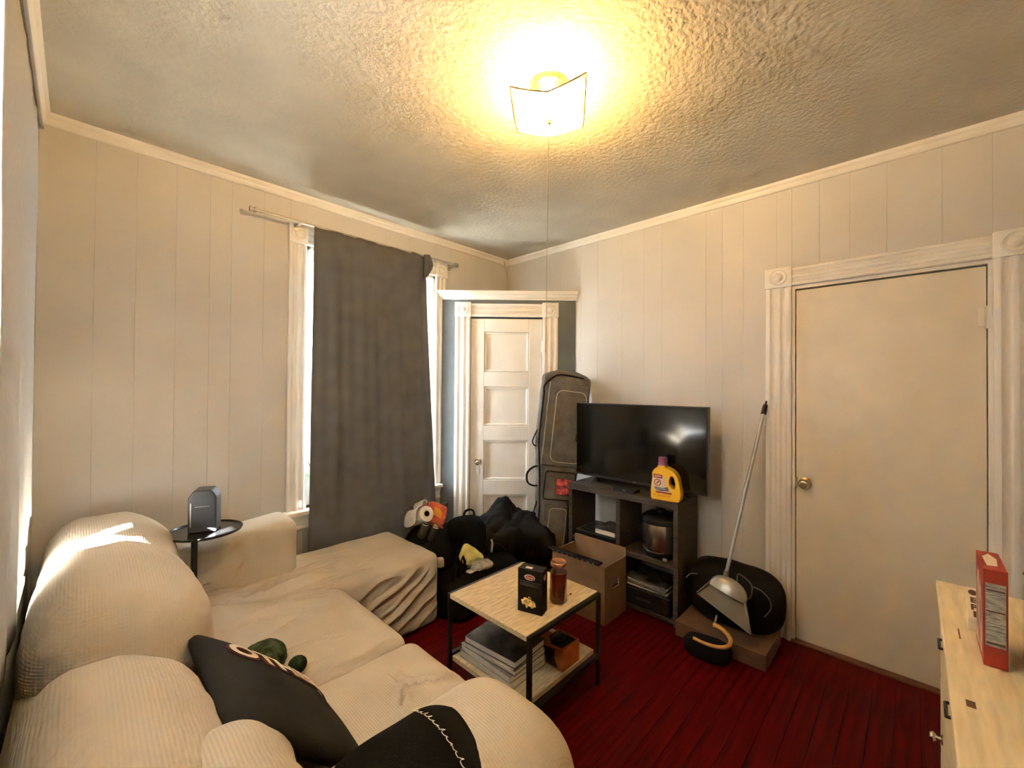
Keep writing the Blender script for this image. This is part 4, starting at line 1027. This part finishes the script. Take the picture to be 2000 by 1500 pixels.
# navy backpack
bp_ = thing('backpack', 'dark navy backpack slumped between the sack and the coat', 'backpack', (2.02, 2.40, 0))
clampz(bag_blob((2.015, 2.40, .24), (.30, .30, .52), 30, 21, .025, .6)).build('body', 'navy_fabric', bp_, smooth=True)
clampz(bag_blob((1.955, 2.30, .20), (.22, .14, .28), 30, 22, .02, .6, 16)).build('front_pocket', 'navy_fabric', bp_, smooth=True)
MB().tube(spl([(1.99, 2.40, .49), (2.0, 2.395, .535), (2.04, 2.39, .545), (2.075, 2.385, .525), (2.08, 2.385, .48)]), .011, 8, flat=.6).build('top_handle', 'navy_fabric', bp_, smooth=True)
strap([(1.90, 2.29, .40), (1.88, 2.25, .28), (1.90, 2.23, .16)], .014).build('strap', 'black_nylon', bp_, smooth=True)
MB().tube([(1.905, 2.285, .41), (1.95, 2.27, .425), (2.0, 2.275, .42)], .003, 6).build('zip_line', 'silver_metal', bp_)
# round speaker-like black pouch
tag(bag_blob((1.89, 2.33, .44), (.15, .13, .14), 20, 31, .006, .9, 14).build('drum_pouch', 'black_fabric', smooth=True), 'small round black pouch resting on the backpack front', 'pouch')
# near tote on the floor
to = thing('tote_bag', 'black tote bag on the floor between chaise and coffee table', 'bag', (1.80, 2.13, 0))
clampz(bag_blob((1.795, 2.14, .12), (.40, .30, .27), 8, 41, .022, .5)).build('body', 'black_fabric', to, smooth=True)
for dx in (0, .05): MB().tube([(1.66+dx, 2.10, .22), (1.655+dx, 2.09, .32), (1.68+dx, 2.09, .37), (1.71+dx, 2.10, .32), (1.70+dx, 2.11, .23)], .010, 6, flat=.4).build('handle', 'black_fabric', to, smooth=True)
# second soft black bag behind it
b2 = thing('shoulder_bag', 'slouching black shoulder bag behind the yellow packet', 'bag', (2.06, 2.12, 0))
clampz(bag_blob((2.07, 2.10, .12), (.30, .24, .30), -40, 51, .02, .55)).build('body', 'black_fabric', b2, smooth=True)
strap([(2.0, 2.14, .25), (2.03, 2.16, .33), (2.10, 2.14, .34), (2.15, 2.08, .27)], .012).build('strap', 'black_fabric', b2, smooth=True)
lab(MB().tube([(2.03, 2.14, .30), (2.035, 2.135, .36), (2.03, 2.14, .39)], .010, 6, flat=.4).build('strap_end', 'white_scrap', b2, smooth=True), 'pale strap end')
# paper roll with loose sheet
pr_o = thing('paper_roll', 'white paper roll with dark core on top of the black sack', 'paper roll', (1.655, 2.45, .52))
rz_ = Vector((-.10, -.91, .40)).normalized(); rx_ = Vector((.99, -.1, .0)); rx_ = (rx_-rz_*rx_.dot(rz_)).normalized()
MRl = frame_M((1.652, 2.42, .58), rx_, rz_.cross(rx_), rz_)
prof = [(.020, -.15), (.046, -.15), (.049, -.14), (.053, .045), (.050, .053), (.020, .055), (.020, -.15)]
m = MB(); m.lathe(prof, (0, 0, 0), 32, M=MRl); m.build('roll', 'paper_roll', pr_o, smooth=40)
m = MB(); m.lathe([(.0195, -.05), (.0195, .0552), (.018, .0552), (.018, -.05)], (0, 0, 0), 24, M=MRl); m.lathe([(0, -.02), (.0185, -.02)], (0, 0, 0), 20, M=MRl); m.build('core', 'ink_dark', pr_o)
vs = []; fs = []
path = [(0, .054), (-.03, .06), (-.058, .040), (-.075, .005), (-.082, -.03), (-.085, -.05)]
for i, (a, b) in enumerate(path):
    for w in (-.14, -.05, .04): vs.append(MRl @ Vector((a, b+.006*math.sin(w*40), w)))
for i in range(len(path)-1):
    for j in range(2): fs.append((i*3+j, i*3+j+1, (i+1)*3+j+1, (i+1)*3+j))
m = MB(); m.add(vs, fs); s_ = m.build('loose_sheet', 'paper_roll', pr_o, smooth=True); sd = s_.modifiers.new('sub', 'SUBSURF'); sd.levels = 2; sd.render_levels = 2; solidify(s_, .006)
vs = []; fs = []
path = [(-.01, .052), (-.015, .075), (.0, .098), (.02, .095), (.035, .07)]
for i, (a, b) in enumerate(path):
    for w in (-.10, -.03, .04): vs.append(MRl @ Vector((a, b, w)))
for i in range(len(path)-1):
    for j in range(2): fs.append((i*3+j, i*3+j+1, (i+1)*3+j+1, (i+1)*3+j))
m = MB(); m.add(vs, fs); s_ = m.build('loose_sheet', 'paper_roll', pr_o, smooth=True); sd = s_.modifiers.new('sub', 'SUBSURF'); sd.levels = 2; sd.render_levels = 2; solidify(s_, .004)
# red packet
MPk = frame_M((1.765, 2.43, .565), Vector((.76, -.50, -.38)), Vector((.42, .15, .90)))
rp = thing('snack_packet', 'orange-red snack packet standing on the black sack', 'packet', (1.755, 2.44, .52))
MB().blob((0, 0, 0), (.15, .14, .035), .4, 14, fn=lambda p, n: p+n*.004*noise.noise(p*40), M=MPk).build('pouch', 'red_packet', rp, smooth=True)
MB().box(-.072, .072, -.080, -.066, -.001, .001, M=MPk).build('crimped_end', 'red_packet', rp)
poly(MPk @ Matrix.Translation((0, 0, .0175)), [(-.03, -.015), (.04, -.022), (.035, .03), (-.02, .04)], .001, 'print_patch', 'label_orange', rp)
tag(MB().box(-.012, .012, -.05, .05, -.004, .004, M=frame_M((1.715, 2.50, .60), Vector((.8, -.5, 0)), Vector((.25, .1, .96)))).build('packet_stick', 'red_packet'), 'narrow red wrapper upright behind the snack packet', 'wrapper')
fm = MB(); vs = []; fs = []
for i in range(7):
    for j in range(5):
        a, b = i/6, j/4; vs.append((1.83+.10*a+.02*b, 2.52+.02*math.sin(a*5)+.03*b, .50+.15*a*.9+.03*math.sin(b*3+a*4)-.05*b))
for i in range(6):
    for j in range(4): fs.append((i*5+j, (i+1)*5+j, (i+1)*5+j+1, i*5+j+1))
fm.add(vs, fs); tag(solidify(fm.build('plastic_film', 'clear_film', smooth=True), .001), 'clear plastic film sticking up behind the snack packet', 'film')
# cans beside the roll
for k, (x, y, z, lb) in enumerate(((1.64, 2.40, .485, 'dark metal can under the paper roll'), (1.70, 2.37, .46, 'second dark can lying right of the one under the paper roll'))):
    cn = thing('can', lb, 'can', (x, y, z-.03), 'cans in the black sack')
    Mc = frame_M((x, y, z), (.7, -.5, -.3), (.5, .7, .2))
    MB().lathe([(0, -.055), (.026, -.055), (.03, -.05), (.03, .05), (.026, .055), (0, .052)], (0, 0, 0), 20, M=Mc).build('can_body', 'speaker_grey', cn, smooth=40)
    MB().lathe([(.031, .048), (.0315, .052), (.028, .056), (.026, .054)], (0, 0, 0), 20, M=Mc).build('rim', 'chrome', cn, smooth=40)
# yellow packet, plastic bag and scraps
MY = frame_M((1.895, 2.20, .285), Vector((.55, -.60, -.58)), Vector((.62, .18, .60)))
yp = thing('yellow_packet', 'crumpled yellow packet on the black tote bag', 'packet', (1.90, 2.19, .24))
MB().blob((0, 0, 0), (.17, .13, .035), .45, 16, fn=lambda p, n: p+n*.008*noise.noise(p*28)-Vector((0, 0, .012*math.exp(-(p.y/.012)**2))), M=MY).build('pouch', 'yellow_packet', yp, smooth=True)
MB().box(-.083, -.074, -.05, .05, -.001, .001, M=MY).build('crimped_end', 'yellow_packet', yp)
tag(MB().blob((1.885, 2.10, .265), (.19, .12, .06), .8, 18, fn=lambda p, n: p+n*.022*noise.noise(p*22)).build('plastic_bag', 'clear_film', smooth=True), 'crumpled clear plastic bag below the yellow packet', 'plastic bag')
tag(MB().blob((1.90, 2.09, .262), (.16, .10, .035), .6, 12, fn=lambda p, n: p+n*.014*noise.noise(p*26)).build('paper_napkin', 'white_scrap', smooth=True), 'pale crumpled napkin inside the clear plastic bag', 'napkin')
tag(MB().blob((1.80, 2.08, .255), (.075, .05, .018), .4, 10, fn=lambda p, n: p+n*.005*noise.noise(p*40)).build('paper_scrap', 'white_scrap', smooth=True), 'small pale paper scrap lying on the tote bag', 'paper')
tag(MB().blob((1.63, 2.20, .33), (.05, .05, .06), .5, 10, fn=lambda p, n: p+n*.006*noise.noise(p*40)).build('tissue_packet', 'white_scrap', smooth=True), 'small pinkish white packet beside the chaise corner', 'packet')

# ------------------------------------------------------------------ right of the shelf unit: box, duffel, dustpan, umbrella
fbx = thing('flat_box', 'flat brown cardboard box under the black duffel by the door', 'box', (2.62, .80, 0))
MB().rbox(2.47, 2.80, .55, 1.02, .001, .085, r=.002).build('carton_body', 'cardboard_brown', fbx)
MB().box(2.4692, 2.4702, .60, .97, .040, .046).build('lid_seam', 'ink_dark', fbx)
d3 = thing('gym_bag', 'rounded black gym bag with grey piping beside the door', 'bag', (2.64, .79, .086))
def gym(p, n):
    q = p+n*.012*(noise.noise(p*5)+.5*noise.noise(p*12)); 
    return q
clampz(MB().blob((2.705, .765, .255), (.26, .51, .35), .62, 26, fn=gym), .0865).build('body', 'black_nylon', d3, smooth=True)
MB().tube(spl([(2.575, .64, .375), (2.572, .60, .37), (2.575, .56, .335), (2.575, .55, .29), (2.568, .58, .235)]), .0035, 6).build('piping', 'grey_fabric', d3, smooth=True)
MB().tube(spl([(2.578, .93, .355), (2.572, .97, .345), (2.58, 1.0, .31)]), .0035, 6).build('piping', 'grey_fabric', d3, smooth=True)
MB().tube(splc([(2.60, .72, .41), (2.592, .68, .405), (2.575, .64, .375), (2.568, .65, .31), (2.568, .69, .315), (2.572, .72, .37)]), .004, 6, closed=True).build('handle_loop', 'grey_fabric', d3, smooth=True)
# long handled dustpan
dp = thing('dustpan', 'grey long-handled dustpan leaning on the gym bag against the wall', 'dustpan', (2.50, .75, .2))
ph0, ph1 = Vector((2.560, .775, .375)), Vector((2.862, .648, 1.335))
MB().tube([ph0, ph1], .0105, 12).build('pole', 'silver_metal', dp, smooth=40)
dd = (ph1-ph0).normalized()
MB().tube([ph1-dd*.03, ph1+dd*.03], [.015, .013], 12).build('grip', 'black_plastic', dp, smooth=40)
MB().tube([ph1+dd*.03, ph1+dd*.055], [.006, .004], 8).build('hang_loop', 'black_plastic', dp, smooth=40)
MB().tube([ph0-dd*.005, ph0+dd*.05], .0145, 12).build('pole_socket', 'dustpan_grey', dp, smooth=40)
pa, pb = Vector((2.44, .885, .30)), Vector((2.44, .612, .178))           # mouth corners
pc_, pd_ = Vector((2.520, .835, .348)), Vector((2.520, .665, .300))      # back corners
def quad_plate(a, b, c, d, th, nm, mt, par):
    nn = (b-a).cross(d-a).normalized()*th; m = MB(); m.add([a, b, c, d, a+nn, b+nn, c+nn, d+nn], [(0, 3, 2, 1), (4, 5, 6, 7), (0, 1, 5, 4), (1, 2, 6, 5), (2, 3, 7, 6), (3, 0, 4, 7)]); return m.build(nm, mt, par)
quad_plate(pa, pb, pd_, pc_, .004, 'pan_floor', 'dustpan_grey', dp)
# domed hood behind the tray
m = MB(); vs = []; fs = []; cxm = (pc_+pd_)/2; ax = (pd_-pc_); hl = ax.length/2*1.12; ax.normalize(); upv = Vector((.30, .05, .95)); upv = (upv-ax*upv.dot(ax)).normalized(); fw = ax.cross(upv); fw = -fw if fw.x > 0 else fw
nu, nv = 18, 9
for i in range(nu+1):
    a = PI*i/nu
    for j in range(nv+1):
        b = PI*j/nv
        vs.append(cxm+ax*(-math.cos(a))*hl+upv*(math.sin(a)**.7*.085*math.sin(b)**.8-.004)+fw*(math.cos(b)*.036*math.sin(a)**.6-.002))
for i in range(nu):
    for j in range(nv): fs.append((i*(nv+1)+j, (i+1)*(nv+1)+j, (i+1)*(nv+1)+j+1, i*(nv+1)+j+1))
m.add(vs, fs); m.build('hood', 'hood_grey', dp, smooth=True)
for a, b in ((pa, pc_), (pb, pd_)):
    MB().tube([a+Vector((0, 0, .006)), b+Vector((0, 0, .012))], [.005, .009], 6).build('side_lip', 'dustpan_grey', dp, smooth=True)
# umbrella
um = thing('umbrella', 'closed black umbrella with curved wooden handle below the dustpan', 'umbrella', (2.40, .80, .05))
hk = spl([(2.452, .800, .155), (2.450, .775, .155), (2.432, .730, .148), (2.395, .695, .136), (2.355, .70, .120), (2.335, .745, .108), (2.330, .81, .103), (2.335, .865, .105)], 4)
lab(MB().tube(hk, [.0125-.004*k/(len(hk)-1) for k in range(len(hk))], 10).build('hook_handle', 'handle_wood', um, smooth=True), 'honey-coloured wooden crook')
MB().tube([(2.452, .796, .152), (2.50, .790, .215)], .0065, 8).build('shaft', 'silver_metal', um, smooth=True)
MB().tube([(2.485, .792, .195), (2.52, .788, .225), (2.555, .782, .25)], [.010, .024, .016], 10).build('canopy', 'black_nylon', um, smooth=True)
# black blob standing in for the dark shade on the floor in front
tag(clampz(MB().blob((2.40, .815, .045), (.13, .24, .10), .6, 16, fn=bagfn(8, .01, 7)), .001).build('floor_shade_blob', 'black_fabric', smooth=True), 'black blob standing in for the shade on the floor under the wooden umbrella handle', 'pouch')

# ------------------------------------------------------------------ dresser and the things on it
dx0, dx1, dy0, dy1, dz = .50, 1.912, -.50, -.05, .85
dr = thing('dresser', 'cream painted wooden dresser at the right edge', 'dresser', (1.2, -.28, 0))
MB().rbox(dx0, dx1, dy0, dy1, dz-.022, dz, r=.003).build('top_board', 'dresser_paint', dr)
MB().rbox(dx0+.012, dx1-.012, dy0+.01, dy1-.012, dz-.034, dz-.022, r=.004).build('top_moulding', 'dresser_paint', dr)
MB().rbox(dx0+.02, dx1-.02, dy0+.01, dy1-.022, .10, dz-.034, r=.003).build('carcass', 'dresser_paint', dr)
for x in (dx0+.04, dx1-.09):
    for y in (dy0+.03, dy1-.08): MB().rbox(x, x+.05, y, y+.05, 0, .10, r=.004).build('leg', 'dresser_paint', dr)
for r_ in range(3):
    for c_ in range(2):
        x0 = dx0+.04+c_*.672; z0 = .125+r_*.23
        dw = MB().rbox(x0, x0+.655, dy1-.024, dy1-.008, z0, z0+.215, r=.003).build('drawer', 'dresser_paint', dr)
        for kx in (.16, .50):
            if r_ == 2:
                m = MB(); m.tube([(x0+kx-.03, dy1-.010, z0+.15), (x0+kx-.03, dy1-.001, z0+.148), (x0+kx+.03, dy1-.001, z0+.148), (x0+kx+.03, dy1-.010, z0+.15)], .0035, 8); m.build('pull_handle', 'matte_black_metal', dw, smooth=True)
            else: knob(frame_M((x0+kx, dy1-.009, z0+.11), (1, 0, 0), (0, 0, 1), (0, 1, 0)), 'chrome', dw, .45, 'knob')
MB().box(1.19, 1.215, -.085, -.072, dz-.0002, dz+.0003).build('paint_chip', 'threshold_wood', dr)
MB().box(1.50, 1.56, -.082, -.079, dz-.0002, dz+.0003).build('paint_chip', 'threshold_wood', dr)
# red cracker carton
MRc = frame_M((1.395, -.110, dz+.0005), (1, 0, 0), (0, -1, 0), (0, 0, 1))   # u away from camera, v to the right
rc = thing('cracker_box', 'tall red carton with nutrition panel on the dresser', 'box', (1.50, -.14, dz))
MB().rbox(0, .15, 0, .036, 0, .212, r=.0012, M=MRc).build('carton', 'red_carton', rc)
MRf = MRc @ frame_M((-.0005, 0, 0), (0, 1, 0), (0, 0, 1), (-1, 0, 0))
poly(MRf, [(.003, .045), (.033, .045), (.033, .182), (.003, .182)], .0004, 'nutrition_panel', 'label_grey', rc)
for z, h_ in ((.166, .003), (.120, .003), (.095, .001), (.08, .001), (.05, .004)): poly(MRf @ Matrix.Translation((0, 0, .0004)), [(.004, z), (.032, z), (.032, z+h_), (.004, z+h_)], .0003, 'print_line', 'ink_dark', rc)
text_mesh('Nutrition Facts', .0055, MRf @ Matrix.Translation((.018, .1745, .0008)), 'panel_heading', 'ink_dark', rc, .0001)
MRs = MRc @ frame_M((0, -.0005, 0), (1, 0, 0), (0, 0, 1), (0, -1, 0))
poly(MRs, [(.012, .02), (.13, .012), (.142, .12), (.10, .185), (.02, .16)], .0004, 'front_picture', 'pink_print', rc)
poly(MRc @ Matrix.Translation((0, 0, .2123)), [(.03, .008), (.10, .006), (.13, .018), (.09, .028), (.035, .024)], .0004, 'top_print', 'label_white', rc)
# small white packet with dark letters
wl = thing('white_carton', 'small white carton with dark letters left of the red carton', 'box', (1.68, -.11, dz))
Mw = frame_M((1.575, -.118, dz+.0005), (.999, -.045, 0), (.045, .999, 0), (0, 0, 1))
MB().rbox(0, .25, -.006, .020, 0, .028, r=.001, M=Mw).build('carton', 'label_white', wl)
for k, (ch, u) in enumerate((('I', .035), ('P', .085), ('E', .140))):
    text_mesh(ch, .026, Mw @ frame_M((u, .007, .0284), (0, -1, 0), (1, 0, 0), (0, 0, 1)) @ Matrix.Diagonal((1, 2.1, 1, 1)), 'lettering', 'ink_dark', wl, .0003, bold=.0012)
disc(Mw @ frame_M((.205, .007, .0284), (0, -1, 0), (1, 0, 0), (0, 0, 1)), (0, 0), .009, .022, .0005).build('round_print', 'ink_dark', wl)
# glass jars
def jar(c, r, h, lb, fill, grp):
    j = thing('storage_jar', lb, 'jar', c, grp)
    MB().lathe([(0, 0), (r*.93, 0), (r, .008), (r, h*.82), (r*.8, h*.92), (r*.78, h)], c, 32).build('glass', 'jar_glass', j, smooth=40)
    MB().lathe([(0, .006), (r*.9, .006), (r*.93, .012), (r*.93, h*.45), (0, h*.45)], c, 28).build('contents', fill, j, smooth=40)
    MB().lathe([(r*.82, h*.97), (r*.9, h*.98), (r*.9, h+.012), (r*.8, h+.02), (0, h+.02)], c, 28).build('lid', 'cover_grey', j, smooth=40)
    MB().tube([(c[0]+r*.95*math.cos(a), c[1]+r*.95*math.sin(a), c[2]+h*.95) for a in [2*PI*k/20 for k in range(20)]], .003, 6, closed=True).build('wire_band', 'steel', j)
jar((1.475, -.235, dz+.0005), .06, .205, 'tall glass jar with grey lid right of the red carton', 'label_grey', 'glass jars on the dresser')
jar((1.255, -.245, dz+.0005), .085, .10, 'squat glass jar with dark contents at the right edge', 'cover_dark', 'glass jars on the dresser')
